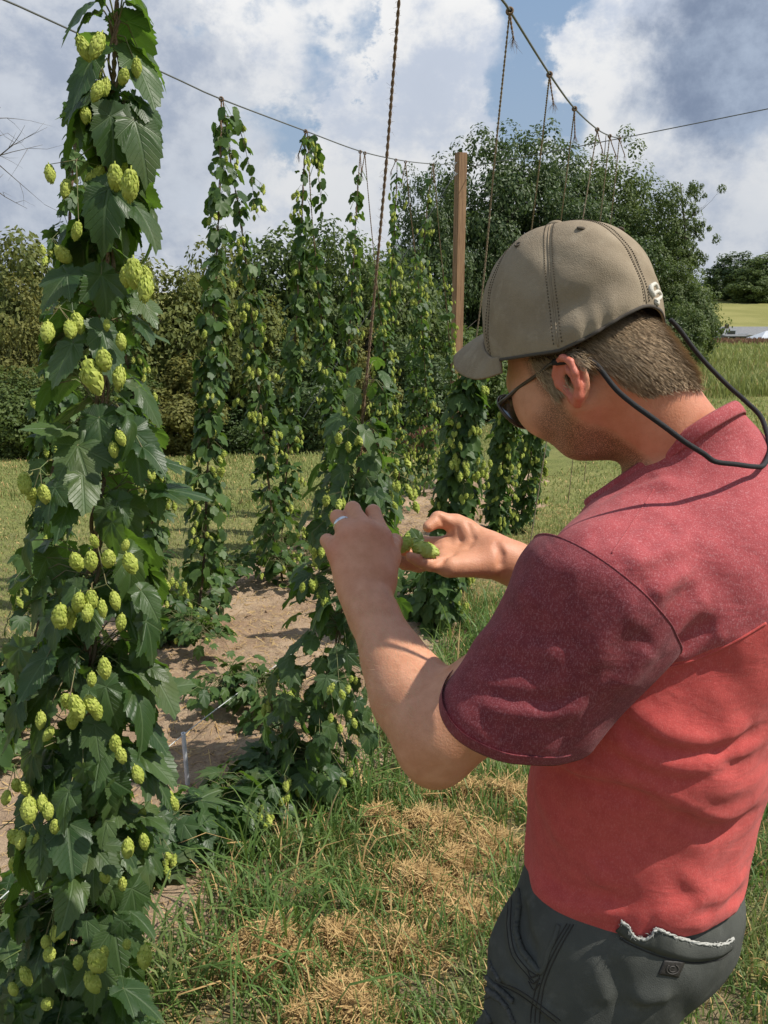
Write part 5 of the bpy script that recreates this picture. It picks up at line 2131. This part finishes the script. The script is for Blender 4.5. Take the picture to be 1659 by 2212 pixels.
def leaf_template(lobes, nth, ts, teeth, fold=.16, droop=.25, wave=.04):
    """lobes: (angle, length, width); returns verts, faces, loop uv"""
    c0 = .10
    th = np.linspace(-math.pi, math.pi, nth, endpoint=False) + math.pi / nth
    R_ = np.full(nth, .13)
    own = np.zeros(nth, int)
    rs = np.linspace(.02, 1.3, 260)
    for i, (a, L, w) in enumerate(lobes):
        d = (th - a + math.pi) % (2 * math.pi) - math.pi
        xx, yy_ = rs[None] * np.cos(d)[:, None], np.abs(rs[None] * np.sin(d)[:, None])
        s = np.clip(xx / L, 0, 1)
        ok = (yy_ <= w * np.sin(math.pi * s ** .72) ** .85 + .02 * (1 - s)) & (xx > 0) & (xx <= L)
        q = np.where(ok, rs[None], 0).max(1)
        R_ = np.maximum(R_, q)
    dist = np.stack([np.abs((th - a + math.pi) % (2 * math.pi) - math.pi) / (L * w + .1) for a, L, w in lobes])
    own = dist.argmin(0)
    if teeth:
        R_ = R_ * (1 + teeth * np.where(np.arange(nth) % 2 == 0, 1, -1) * np.where(R_ > .2, 1, .3))
    v, pol = [(0, 0, 0)], [(0, 0)]
    for t in ts:
        for a, q in zip(th, R_):
            v.append((q * t * math.cos(a), q * t * math.sin(a), 0))
    v = np.array(v)
    k_ = len(ts)
    f = [(0, 1 + i, 1 + (i + 1) % nth) for i in range(nth)]
    for j in range(k_ - 1):
        f += [(1 + j * nth + i, 1 + (j + 1) * nth + i, 1 + (j + 1) * nth + (i + 1) % nth, 1 + j * nth + (i + 1) % nth) for i in range(nth)]

    def luv(p, o):
        a = lobes[o][0]
        L = lobes[o][1]
        x = p[0] * math.cos(a) + p[1] * math.sin(a)
        y = -p[0] * math.sin(a) + p[1] * math.cos(a)
        return x / L, y / L

    uvt = [[luv(v[q], own[i % nth]) for q in fc] for i, fc in enumerate(f)]
    z = np.zeros(len(v))
    for i in range(1, len(v)):
        o = own[(i - 1) % nth]
        ux, uy = luv(v[i], o)
        L = lobes[o][1]
        z[i] = fold * abs(uy) * L - droop * (v[i, 0] ** 2 + .6 * v[i, 1] ** 2) + wave * math.sin(ux * 9 + o) * abs(uy) * 1.5 * L + wave * .5 * math.sin(8 * math.atan2(v[i, 1], v[i, 0]) + 1) * (v[i, 0] ** 2 + v[i, 1] ** 2)
    v[:, 2] = z
    v[:, 0] += 0
    tri = np.array([q for q in f if len(q) == 3])
    quad = np.array([q for q in f if len(q) == 4]).reshape(-1, 4)
    ut = np.array([u for u, q in zip(uvt, f) if len(q) == 3]).reshape(-1, 2)
    uq = np.array([u for u, q in zip(uvt, f) if len(q) == 4]).reshape(-1, 2)
    return v, tri, quad, ut, uq


OV = [(0, 1.0, .37), (.95, .50, .2), (-.95, .50, .2), (2.1, .40, .2), (-2.1, .40, .2)]
L3 = [(0, 1.0, .29), (.82, .74, .26), (-.82, .74, .26), (2.0, .42, .2), (-2.0, .42, .2)]
L5 = [(0, 1.0, .21), (.72, .92, .19), (-.72, .92, .19), (1.45, .66, .17), (-1.45, .66, .17)]
HI = [leaf_template(OV, 66, (.3, .55, .78, 1), .045, .22, .22, .09), leaf_template(OV, 66, (.3, .55, .78, 1), .045, .35, .42, .11), leaf_template(L3, 84, (.3, .55, .78, 1), .045, .2, .25, .09), leaf_template(OV, 66, (.3, .55, .78, 1), .05, .45, .6, .08), leaf_template(L3, 84, (.3, .55, .78, 1), .045, .3, .4, .1)]
MID = [leaf_template(OV, 36, (.5, 1), .05, .25, .3), leaf_template(L3, 44, (.5, 1), .05, .25, .3), leaf_template(L5, 50, (.5, 1), .05, .2, .25)]
LOW = [leaf_template(OV, 18, (1,), .04, .3, .3), leaf_template(L3, 22, (1,), 0, .25, .3), leaf_template(L3, 22, (1,), 0, .4, .45)]

LEAF = leafy('hop_leaf', (.024, .060, .017), (.070, .122, .032), (.17, .32, .03), .44, .36, True, .5, ((.16, .17, .06), 9, .3))
LEAF_S = leafy('hop_leaf_small', (.024, .058, .015), (.075, .13, .03), (.17, .30, .035), .5, .30, False, .3)
CONE_M = leafy('hop_bract', (.33, .41, .065), (.54, .60, .135), (.60, .68, .12), .6, .33, False, .25, ((.40, .22, .07), 45, .45))
VINE = plain('hop_stem', (.085, .06, .03), .7, col2=(.16, .11, .06), scale=60, bump=.001, bs=200)
GSTEM = plain('green_stalk', (.12, .17, .05), .6, col2=(.16, .12, .06), scale=60)


def rot_to(x, z):
    x = unit_rows(x)
    y = unit_rows(np.cross(z, x))
    z = np.cross(x, y)
    return np.stack([x, y, z], 1)      # rows: local axes


def scatter_leaves(mb, tmpl, pos, xdir, zdir, size, q, m=0):
    """copies of the leaf templates laid along given directions"""
    M = rot_to(xdir, zdir)
    w = q.integers(0, len(tmpl), len(pos))
    for i, (tv, tri, quad, ut, uq) in enumerate(tmpl):
        s = np.nonzero(w == i)[0]
        if not len(s):
            continue
        sc = np.stack([size[s], size[s] * q.uniform(.8, 1.05, len(s)), size[s] * q.uniform(.6, 1.4, len(s))], 1)
        vv_ = np.einsum('nkc,ncd->nkd', tv[None] * sc[:, None], M[s]) + pos[s][:, None]
        n, k_ = len(s), len(tv)
        off = (np.arange(n) * k_)[:, None, None]
        base = mb.n
        mb.v.append(vv_.reshape(-1, 3))
        mb.n += n * k_
        for fa_, u_ in ((tri, ut), (quad, uq)):
            if len(fa_):
                mb.f.append((fa_[None] + off).reshape(-1, fa_.shape[1]) + base)
                mb.m.append(np.full(n * len(fa_), m))
                mb.uv.append(np.tile(u_, (n, 1)))


def cone_mesh(name, rows, per, nu, seed, slim=1.0):
    """hop cone hanging from the origin, 1 long: papery bracts overlapping like tiles"""
    q = np.random.default_rng(seed)
    mb = MB()
    mb.add(*tube([(0, 0, .12), (0, 0, -.15), (0, 0, -.8)], [.035, .05, .03], 5))
    for j in range(rows):
        t = j / (rows - 1)
        prof = math.sin(math.pi * (.17 + .77 * t)) ** .75
        for i in range(per):
            a = 2 * math.pi * (i + .5 * (j % 2)) / per + q.normal(0, .09)
            o = np.array([math.cos(a), math.sin(a), 0])
            sd = np.array([-math.sin(a), math.cos(a), 0])
            r0 = .10 * prof
            L = .36 * (.75 + .35 * prof) * q.uniform(.88, 1.12)
            W = .235 * (.55 + .6 * prof) * (5 / per) * q.uniform(.9, 1.1) * 1.1
            z0 = -.02 - .72 * t
            out = .30 * prof * slim
            base_ = o * r0 + np.array([0, 0, z0 + .03])
            g = []
            nt = nu
            for b_ in range(nt + 1):
                s = b_ / nt
                wv = W * (math.sin(math.pi * min(1, .18 + .62 * s)) if s < .6 else math.sin(math.pi * min(.99, .552 + .46 * ((s - .6) / .4))) * 1.0)
                ctr = base_ + o * out * (math.sin(s * 2.35)) * (.85 + .12 * q.random()) + np.array([0, 0, .05 * math.sin(s * 3.1) - L * s ** 1.15]) + o * .035 * max(0, s - .75) * 4 * q.uniform(-.3, .6)
                for c_ in (-1, 0, 1):
                    g.append(ctr + sd * wv * c_ - o * .06 * abs(c_) * (1 - .4 * s))
            ff = []
            for b_ in range(nt):
                for c_ in range(2):
                    ff.append((b_ * 3 + c_, b_ * 3 + c_ + 1, (b_ + 1) * 3 + c_ + 1, (b_ + 1) * 3 + c_))
            mb.add(g, ff)
    return mb.mesh(name, CONE_M)


CONE_HI = [cone_mesh('hop_cone', 9, 6, 5, s, sl) for s, sl in ((1, 1.0), (2, 1.1), (3, .9))]
CONE_LO = [cone_mesh('hop_cone', 5, 5, 2, s, sl) for s, sl in ((4, 1.05), (5, .95))]


def put_cone(meshes, p, size, q, parent, tilt=.25):
    o = bpy.data.objects.new('hop_cone', meshes[int(q.integers(len(meshes)))])
    COL.objects.link(o)
    o.parent = parent
    o.location = tuple(p)
    s = size * q.uniform(.75, 1.15)
    w = s * q.uniform(.70, .86)
    o.scale = (w, w, s)
    o.rotation_euler = (q.normal(0, tilt), q.normal(0, tilt), q.uniform(0, 6.28))
    return o


BINES = 'hop bines climbing the twine'


def bine(label, P, width, leaves, lsize, cones, csize, tmpl, cmesh, seed, leafm, name='hop_bine', group=BINES, tvine=1.0, tstart=0.0, strings=None, vr=.0035, petiole=True, clusters=None, down=.9, cbias=0.0, dens=None, twine_m=None):
    """a hop plant twining up the path P (foot to top); width, dens: functions of 0..1 along it"""
    q = np.random.default_rng(seed)
    P = np.asarray(P)
    base = P[0].copy()
    e = empty(name, base, label, 'hop plant', group)
    Q = spline(P - base, 200)
    T, N, B = frames(Q)
    if strings is not None:
        mb = MB()
        for sp in strings:
            twist(mb, spline(np.asarray(sp) - base, 60), .0042, .035, 2, 4, step=.01)
        o = mb.build('twine', twine_m or TWINE)
        o.parent = e
    # the twining stem
    L = np.linalg.norm(np.diff(Q, axis=0), axis=1).sum()
    mb = MB()
    nv_ = int(200 * tvine)
    s = np.linspace(0, L, 200)[:nv_]
    a = s / .16 * 2 * math.pi
    wob = (N[:nv_] * np.cos(a)[:, None] + B[:nv_] * np.sin(a)[:, None]) * vr * 1.6
    mb.add(*tube(Q[:nv_] + wob, np.linspace(vr * 1.2, vr * .45, nv_), 6))
    wob = (N[:nv_] * np.cos(a + 2.5)[:, None] + B[:nv_] * np.sin(a + 2.5)[:, None]) * vr * 1.5
    mb.add(*tube(Q[:nv_] + wob, np.linspace(vr, vr * .35, nv_), 6))
    o = mb.build('stem', VINE)
    o.parent = e
    # leaves in pairs at the nodes and along the side shoots
    tt_ = q.uniform(tstart, tvine, leaves * 3)
    if dens is not None:
        k_ = q.random(len(tt_)) < np.array([dens(t) for t in tt_])
        tt_ = tt_[k_]
    tt_ = tt_[:leaves]
    node = .055 / max(L / 3.0, .4)
    tt_ = np.clip((np.round(tt_ / node) + q.normal(0, .13, len(tt_))) * node, tstart, tvine)
    leaves = len(tt_)
    w = np.array([width(t) for t in tt_])
    c = Q[np.clip((tt_ * 199).astype(int), 0, 199)]
    phi = q.uniform(0, 2 * math.pi, leaves)
    o = np.stack([np.cos(phi), np.sin(phi), np.zeros(leaves)], 1)
    rr = w * np.sqrt(q.uniform(.02, 1, leaves))
    pos = c + o * rr[:, None] + np.stack([np.zeros(leaves), np.zeros(leaves), q.normal(.0, .03, leaves) + .25 * rr - .5 * rr * q.random(leaves)], 1)
    dr = q.normal(down, .35, leaves)
    sw = q.normal(0, .5, leaves)
    od = np.stack([np.cos(phi + sw), np.sin(phi + sw), np.zeros(leaves)], 1)
    xd = od * np.cos(dr)[:, None] - np.array([0, 0, 1]) * np.sin(dr)[:, None]
    zd = od * np.sin(dr)[:, None] + np.array([0, 0, 1]) * np.cos(dr)[:, None] + q.normal(0, .22, (leaves, 3))
    size = lsize * q.uniform(.45, 1.15, leaves)
    mb = MB()
    scatter_leaves(mb, tmpl, pos, xd, zd, size, q)
    if petiole:
        for i in range(leaves):
            a0 = c[i] + o[i] * .004
            if rr[i] > .02:
                mid_ = (a0 + pos[i]) / 2 + np.array([0, 0, .10 * rr[i] + .012])
                mb.add(*tube([a0, mid_, pos[i]], [.0016, .0013, .0010] if lsize > .09 else [.0012, .001, .0008], 4, False), m=1)
    # cones hang in clusters
    nclu = max(1, int(cones / 3.2))
    done = 0
    kk = 0
    stalk = MB()
    stalk.add = lambda v, f: MB.add(mb, v, f, 1)
    while done < cones and kk < 4000:
        kk += 1
        t = q.uniform(tstart + .06, tvine * .985) if clusters is None else clusters[int(q.integers(len(clusters)))] + q.normal(0, .006)
        if dens is not None and q.random() > dens(t) + cbias:
            continue
        t = min(max(t, 0), 1)
        c_ = Q[int(t * 199)]
        ph_ = q.normal(-.95, 1.15)
        rad_ = max(.02, width(t)) * q.uniform(.95, 1.4)
        cc = c_ + np.array([math.cos(ph_), math.sin(ph_), 0]) * rad_ + np.array([0, 0, -.02 + .2 * rad_])
        stalk.add(*tube([c_, (c_ + cc) / 2 + np.array([0, 0, .3 * rad_]), cc], [.0014, .0012, .0009], 4, False))
        for i in range(int(q.integers(2, 6))):
            if done >= cones:
                break
            p = cc + np.array([q.normal(0, csize * .55), q.normal(0, csize * .55), -abs(q.normal(0, csize * .9))])
            put_cone(cmesh, p, csize, q, e)
            stalk.add(*tube([cc, p], [.0009, .0006], 3, False))
            done += 1
    o_ = mb.build('foliage', [leafm, GSTEM], uv=True)
    o_.parent = e
    return e


def path(pts, u_top, u_bot, ground=True):
    """picture polyline from top to foot, on a sheet leaning from u_top to u_bot; returned foot first"""
    out = []
    y0, y1 = pts[0][1], pts[-1][1]
    for x, y in pts:
        t = (y - y0) / (y1 - y0)
        out.append(V(x, y, u_top + (u_bot - u_top) * t))
    f = out[-1]
    if ground:
        f[2] = float(soil_z(f[0], f[1])[0]) - .01
    return np.array(out[::-1])


def gu(x, y):
    """row offset of the ground point seen at a picture point"""
    return float(G(x, y) @ NR)


# ---- the nearest bine, left foreground
YN0, YN1 = 1.50, 1.62
pts = [(150, 2480, 1.46), (158, 2250, 1.47), (170, 2050, 1.48), (180, 1800, 1.5), (190, 1500, 1.53), (205, 1200, 1.56), (218, 950, 1.58), (228, 720, 1.60), (234, 520, 1.61), (240, 330, 1.62), (247, 130, 1.63), (253, 0, 1.635), (262, -150, 1.645), (276, -420, 1.66)]
NP = np.array([np.array([0, 0, CAM_H]) + ray(x, y) * (d / ray(x, y)[1]) for x, y, d in pts])
NP[0, 2] = -.01
ytop = lambda y: None


def nearw(t):
    return .02 + .13 * (1 - t) ** .8 + .03 * math.exp(-((t - .5) / .2) ** 2)


Lz = NP[:, 2]
zt_ = lambda t: np.interp(t, np.linspace(0, 1, 200), spline(NP, 200)[:, 2])
near = bine('large close hop bine with big toothed leaves filling the left foreground', NP, nearw, 560, .094, 40, .034, HI, CONE_HI, 5, LEAF, vr=.0062, tvine=.87, tstart=.03,
            strings=[NP], dens=lambda t: .40 + .60 * sstep(.60, .22, t))
base = NP[0]
q = np.random.default_rng(77)
# its cones where the photo shows them
for x, y, s_, d_ in [(172, 105, .046, 1.56), (222, 100, .048, 1.56), (222, 205, .050, 1.53), (273, 170, .038, 1.56), (297, 150, .044, 1.60), (205, 160, .04, 1.62), (188, 480, 0, 0),
                     (250, 380, .046, 1.54), (285, 395, .052, 1.50), (200, 400, .05, 1.58), (225, 395, .045, 1.6), (265, 360, .04, 1.6), (125, 560, .052, 1.55), (140, 600, .046, 1.57), (290, 585, .05, 1.50), (318, 620, .048, 1.47), (272, 600, .045, 1.52), (310, 595, .04, 1.53),
                     (190, 810, .062, 1.42), (224, 780, .046, 1.42), (178, 825, .045, 1.43), (262, 815, .045, 1.47), (232, 705, .03, 1.5), (260, 735, .03, 1.52), (255, 950, .04, 1.48), (245, 975, .04, 1.5),
                     (200, 1170, .03, 1.45), (198, 1215, .05, 1.42), (160, 1215, .04, 1.44), (236, 1210, .042, 1.43), (275, 1215, .042, 1.44), (275, 1180, .03, 1.45),
                     (172, 1310, .046, 1.38), (133, 1330, .048, 1.38), (152, 1335, .042, 1.40), (192, 1320, .034, 1.39), (220, 1312, .034, 1.40), (265, 1345, .04, 1.42),
                     (225, 1445, .05, 1.36), (200, 1470, .04, 1.39), (160, 1530, .058, 1.34), (190, 1525, .046, 1.36), (140, 1520, .04, 1.38), (90, 1555, .04, 1.4),
                     (258, 1635, .046, 1.35), (250, 1605, .035, 1.38), (293, 1672, .042, 1.36), (65, 1745, .054, 1.35), (92, 1735, .044, 1.36), (105, 1755, .05, 1.35), (120, 1790, .042, 1.36),
                     (48, 1815, .05, 1.36), (310, 1820, .042, 1.36), (278, 1830, .046, 1.38), (222, 1900, .04, 1.38), (130, 1850, .045, 1.4), (30, 1870, .04, 1.4), (265, 1910, .035, 1.4),
                     (205, 2080, .056, 1.30), (190, 2120, .046, 1.31), (225, 2060, .04, 1.33), (275, 2045, .038, 1.34), (315, 2060, .046, 1.33), (170, 2080, .04, 1.34), (50, 2110, .05, 1.33), (25, 2140, .042, 1.33), (105, 2180, .045, 1.33)]:
    if s_ == 0:
        continue
    p = np.array([0, 0, CAM_H]) + ray(x, y) * (d_ / ray(x, y)[1]) - base
    s_ *= .86
    put_cone(CONE_HI, p + np.array([0, 0, s_ * .45]), s_, q, near, .22)

# ---- the middle bine behind the lifted hand, on the coir rope
um = gu(640, 1745)
pts = [(880, -230), (862, 0), (848, 180), (832, 380), (812, 600), (795, 780), (786, 870), (775, 1000), (765, 1120), (745, 1300), (715, 1440), (680, 1580), (640, 1745)]
MP = path(pts, UB, um)
rope_t = .60
mid_b = bine('bright bine on thick brown rope between lifted hand and bare soil', MP, lambda t: .03 + .13 * sstep(.62, .25, t) * (1 - .25 * sstep(.1, 0, t)) + .03 * sstep(.66, .5, t), 500, .078, 98, .036, MID, CONE_LO, 9, LEAF, vr=.0042, tvine=.56, dens=lambda t: 1.0 - .8 * sstep(.35, .56, t), cbias=.2)
mb = MB()
twist(mb, MP[3:][::1] - MP[0], .0042, .04, 2, 6, step=.005)
for i in range(420):
    c_ = spline(MP[3:] - MP[0], 400)[i % 400]
    d_ = r.normal(0, 1, 3)
    d_ = unit(d_) * r.uniform(.006, .022)
    mb.add(*tube([c_, c_ + d_ * .6 + r.normal(0, .002, 3), c_ + d_ + np.array([0, 0, -.003])], [.0004, .0003, .0002], 3, False))
o = mb.build('coir_rope', TWINE)
o.parent = mid_b

# ---- far row: pairs of bines from each tie of the wire
S = sstep


def taper(a, b_=.10, p=.55):
    return lambda t: .028 + .05 * math.exp(-(t / .16) ** 2) + .72 * a * (1 - t) ** p * (.75 + .25 * math.sin(t * 23 + b_ * 90)) + .03 * math.exp(-(t / .12) ** 2)


far_row = [
    # label, points top to foot, leaves, cones, width, leaf size, top share grown
    ('dark bine right behind the large foreground bine on its left side', [(168, 196), (160, 330), (150, 480), (135, 700), (118, 950), (100, 1200), (70, 1420), (45, 1600)], 520, 34, .15, .085, .98),
    ('sunny pale bine showing right behind the large foreground bine', [(176, 198), (205, 420), (250, 680), (290, 850), (320, 1050), (335, 1200), (345, 1320), (310, 1420)], 420, 60, .13, .085, .97),
    ('straight dark leafy bine of the first pair, cones few', [(478, 216), (474, 420), (462, 650), (453, 850), (447, 1050), (440, 1220), (425, 1375)], 540, 30, .135, .085, .98),
    ('cone laden bine slanting right in the first pair', [(482, 218), (500, 360), (520, 480), (540, 650), (560, 850), (580, 1040), (595, 1180), (612, 1270)], 430, 95, .13, .08, .97),
    ('dark shaded bine of the second pair left of its cone laden twin', [(660, 285), (655, 400), (648, 550), (638, 720), (628, 880), (620, 1000), (605, 1160)], 460, 30, .12, .08, .98),
    ('cone laden bine of the second pair slanting right', [(664, 286), (672, 440), (683, 570), (697, 720), (715, 880), (730, 1010), (722, 1190)], 520, 90, .15, .08, .80),
    ('slender bine climbing to the third tie of the wire', [(778, 330), (770, 450), (762, 600), (752, 760), (742, 900), (728, 1050), (705, 1180)], 440, 60, .11, .075, .95),
    ('bine with many cones climbing beside the brown rope', [(788, 331), (800, 470), (815, 620), (832, 780), (850, 920), (862, 1030), (850, 1110)], 420, 80, .13, .075, .72),
    ('full tall bine right of the brown rope', [(858, 352), (855, 440), (848, 560), (838, 700), (826, 840), (815, 960), (822, 1120)], 460, 60, .115, .075, .98),
    ('bine with bare twine above it between rope and post', [(876, 352), (888, 470), (902, 600), (914, 740), (922, 880), (926, 980), (915, 1080)], 420, 60, .12, .07, .75),
    ('bushy bine nearest the wooden post on its left', [(935, 358), (925, 430), (912, 560), (900, 700), (893, 830), (888, 940), (885, 1070)], 480, 60, .13, .07, .96),
    ('thin bine leaning towards the wooden post foot', [(937, 358), (950, 520), (962, 640), (972, 760), (975, 880), (968, 980), (960, 1060)], 320, 50, .11, .07, .70),
]
for i, (lb, pts, lv, cn, wd, ls, gr) in enumerate(far_row):
    ub = gu(*pts[-1]) if pts[-1][1] < 1500 else -2.3
    ub = min(max(ub, -2.75), -1.95)
    P = path(pts, UA, ub)
    bine(lb, P, taper(wd, .1 + i * .03), int(lv * 1.2), ls * .82, min(98, int(cn * 1.6)), .041, LOW if i > 1 else MID, CONE_LO, 100 + i, LEAF_S, tvine=gr, strings=[P], vr=.0034, petiole=i < 4,
         dens=lambda t, g=gr: 1.0 - .72 * S(.45, .95, t / g))
# stray tendrils hanging from the tops
for i, (lb, pts) in enumerate([('loose side shoot with small cones trailing from the first tie', [(486, 250), (510, 262), (532, 330), (545, 400), (552, 450), (560, 470)]), ('short side shoot drooping right from the second tie', [(668, 292), (680, 330), (690, 400), (694, 440), (697, 480)])]):
    P = np.array([V(x, y, UA) for x, y in pts])
    bine(lb, P, lambda t: .035, 26, .07, 14, .034, LOW, CONE_LO, 140 + i, LEAF_S, vr=.0014, name='hop_side_shoot', group=None, petiole=True)

# ---- the near row beyond the man
row_b = [
    ('pale bine hiding the foot of the wooden post', [(1101, 25), (1070, 330), (1045, 600), (1022, 780), (1005, 880), (992, 1000), (985, 1080), (960, 1220), (938, 1370)], 640, 95, .135, .085, .50),
    ('bine with hanging cones under the sunglasses', [(1187, 162), (1160, 400), (1135, 600), (1112, 780), (1098, 880), (1088, 980), (1075, 1080), (1065, 1150)], 460, 95, .12, .08, .36),
    ('dense dark bine beside the chin', [(1241, 236), (1215, 450), (1190, 650), (1170, 800), (1155, 900), (1145, 1000), (1132, 1080), (1118, 1150)], 480, 80, .14, .08, .38),
]
for i, (lb, pts, lv, cn, wd, ls, gr) in enumerate(row_b):
    ub = min(max(gu(*pts[-1]), -1.4), -.9)
    P = path(pts, UB, ub)
    bine(lb, P, lambda t, w_=wd * .8: w_ * (1.0 if t < .3 else max(.3, 1 - (t - .3) * 3)), lv, ls, cn, .040, MID, CONE_LO, 160 + i, LEAF_S, tvine=gr, strings=[P], vr=.0034, twine_m=TWINE2, petiole=i < 1)
for i, (a_, b_) in enumerate([((1290, 281), (1235, 620)), ((1317, 295), (1280, 620)), ((1338, 300), (1305, 620))]):
    lb = ['twine hanging above the middle of the cap', 'twine second from the right above the cap', 'rightmost twine hanging from the sagging wire'][i]
    p0, p1 = V(a_[0], a_[1], UB), V(b_[0], b_[1], UB - .1)
    e_ = tag(bpy.data.objects.new('hanging_twine', None), lb, 'twine', 'bare twines of the near row')
    COL.objects.link(e_)
    e_.location = tuple(p0)
    d_ = p1 - p0
    foot = d_ * (p0[2] - gz(p0[0] + .2, p0[1])) / -d_[2]
    mb = MB()
    twist(mb, np.array([np.zeros(3), foot * .5, foot]), .0045, .04, 2, 4, step=.012)
    o = mb.build('cord', TWINE2)
    o.parent = e_
# knots with loose tails where twines meet the wires


def knot(name, p, L, sd, lean, label, group):
    q = np.random.default_rng(sd)
    e_ = empty(name, p, label, 'knot', group)
    mb = MB()
    for a in (0, .006, -.006):
        loop_tube(mb, np.array([np.array([0, a + .010 * math.sin(t) * .2, 0]) + .010 * np.array([math.cos(t), 0, math.sin(t)]) for t in np.linspace(0, 6.283, 14, endpoint=False)]), .0042, 5, 1, (0, 1, 0))
    o = mb.build('knot', TWINE)
    o.parent = e_
    mb = MB()
    tail = np.array([[0, 0, 0], [lean * .4, 0, -L * .45], [lean, 0, -L]])
    twist(mb, tail, .004, .03, 2, 4)
    for i in range(16):
        d_ = np.array([q.normal(0, .012), q.normal(0, .012), -q.uniform(.02, .055)])
        mb.add(*tube([tail[-1] + q.normal(0, .002, 3), tail[-1] + d_ * .5 + q.normal(0, .003, 3), tail[-1] + d_], [.0008, .0006, .0003], 3, False))
    o = mb.build('frayed_tail', TWINE)
    o.parent = e_


for i, (x, y, L, ln, lb) in enumerate([(1101, 24, .085, .016, 'nearest knot with a bushy frayed tail'), (1187, 161, .11, .022, 'second knot above the cap brim with a split tail'), (1241, 235, .13, .010, 'third knot with a long straight tail'),
                                        (1290, 280, .12, .04, 'fourth knot over the middle of the cap'), (1317, 294, .12, .05, 'fifth knot near the wire crossing'), (1338, 299, .12, .05, 'last knot just before the wire crossing')]):
    knot('twine_knot', V(x, y, UB), L, 200 + i, ln, lb, 'knots on the near wire')
for i, (x, y, L, ln, lb) in enumerate([(478, 214, .10, 0, 'knot tying the first pair of bines to the wire'), (660, 284, .14, -.05, 'knot tying the second pair of bines'), (778, 328, .16, .01, 'knot at the third tie with a thin tail'), (788, 331, .11, -.02, 'small knot beside the third tie'),
                                        (855, 346, .09, -.04, 'knot over the full tall bine'), (876, 350, .16, -.03, 'knot over the bine with bare twine'), (935, 356, .12, .01, 'knot nearest the wooden post')]):
    knot('twine_knot', V(x, y, UA), L, 220 + i, ln, lb, 'knots on the far wire')

# ---- growth lying on the bed
def creeper(label, pts, width, leaves, lsize, cones, seed, tmpl, hgt=.06, m_=LEAF_S, name='hop_runner', cm=CONE_LO, cs=.032, cat='hop plant'):
    P = []
    for x, y in pts:
        p = G(x, y)
        p[2] = float(soil_z(p[0], p[1])[0]) + hgt
        P.append(p)
    P[0][2] -= hgt
    return bine(label, np.array(P), lambda t: width, leaves, lsize, cones, cs, tmpl, cm, seed, m_, name=name, group='hop growth lying on the bed', vr=.0024, down=.45)


creeper('dark hop runner crossing the front of the bed to the rope bine', [(250, 1930), (330, 1880), (430, 1840), (520, 1790), (600, 1730), (650, 1690)], .12, 460, .085, 30, 301, MID, .10, LEAF)
creeper('leafy hop sucker alone in the middle of the bare soil', [(610, 1600), (570, 1570), (540, 1530), (500, 1540), (450, 1580)], .13, 190, .065, 10, 302, MID, .12)
creeper('drooping sunny shoot ending over bare soil by the stake', [(345, 1380), (400, 1420), (430, 1440), (480, 1460)], .10, 150, .07, 12, 303, MID, .16)
creeper('tangle of shoots at the foot of the first pair of bines', [(400, 1400), (450, 1330), (500, 1290), (560, 1270), (620, 1290)], .15, 330, .07, 40, 304, LOW, .15)
creeper('low shoots at the foot of the dense middle bines', [(640, 1240), (700, 1210), (760, 1180), (830, 1150)], .16, 260, .07, 20, 305, LOW, .14)
creeper('cone bearing growth under the open hand', [(870, 1360), (920, 1330), (970, 1300), (1010, 1270)], .17, 330, .08, 45, 306, MID, .22)
creeper('green shoots at the left border behind the foreground bine', [(-60, 1700), (-20, 1660), (30, 1620), (60, 1560)], .15, 220, .085, 14, 307, MID, .2)
creeper('pale weed leaves at the lower left corner on the soil', [(-40, 2120), (20, 2080), (80, 2040)], .10, 80, .085, 4, 308, MID, .12, LEAF)

# ---- the hops in the open hand
q = np.random.default_rng(9)
PICK = CONE_HI[1].copy()
PICK.materials[0] = leafy('fresh_hop_bract', (.40, .54, .09), (.58, .68, .18), (.6, .7, .15), .5, .33, False, .3, ((.42, .18, .06), 60, .5))
for x, y, d, sz, th_, az_, lb in [(868, 1178, 1.293, .036, 66, 25, 'green hop cone lying on the fingertips of the open hand'),
                                  (920, 1189, 1.284, .040, -78, -12, 'green hop cone with browned bract tips lying in the palm'),
                                  (884, 1168, 1.318, .030, 30, 70, 'small broken piece of hop cone behind the others in the hand')]:
    o = bpy.data.objects.new('picked_hop_cone', PICK)
    COL.objects.link(o)
    o.scale = (sz * .78, sz * .78, sz)
    o.rotation_euler = (0, R(th_), R(az_))
    ax_ = o.rotation_euler.to_matrix() @ Vector((0, 0, -1))
    o.location = Vector(U(x, y, d)) - ax_ * sz * .5
    tag(o, lb, 'hop cone')
mb = MB()
pos = np.array([U(905, 1165, 1.31), U(893, 1172, 1.305)])
scatter_leaves(mb, HI[:1], pos - pos[0], np.array([[-.4, .3, .55], [-.8, .2, -.2]]), np.array([[.1, -.8, .5], [0, -.3, .9]]), np.array([.022, .018]), q)
tag(mb.build('picked_hop_leaf', [LEAF], uv=True, loc=pos[0]), 'small torn hop leaf between the cones in the hand', 'leaf')
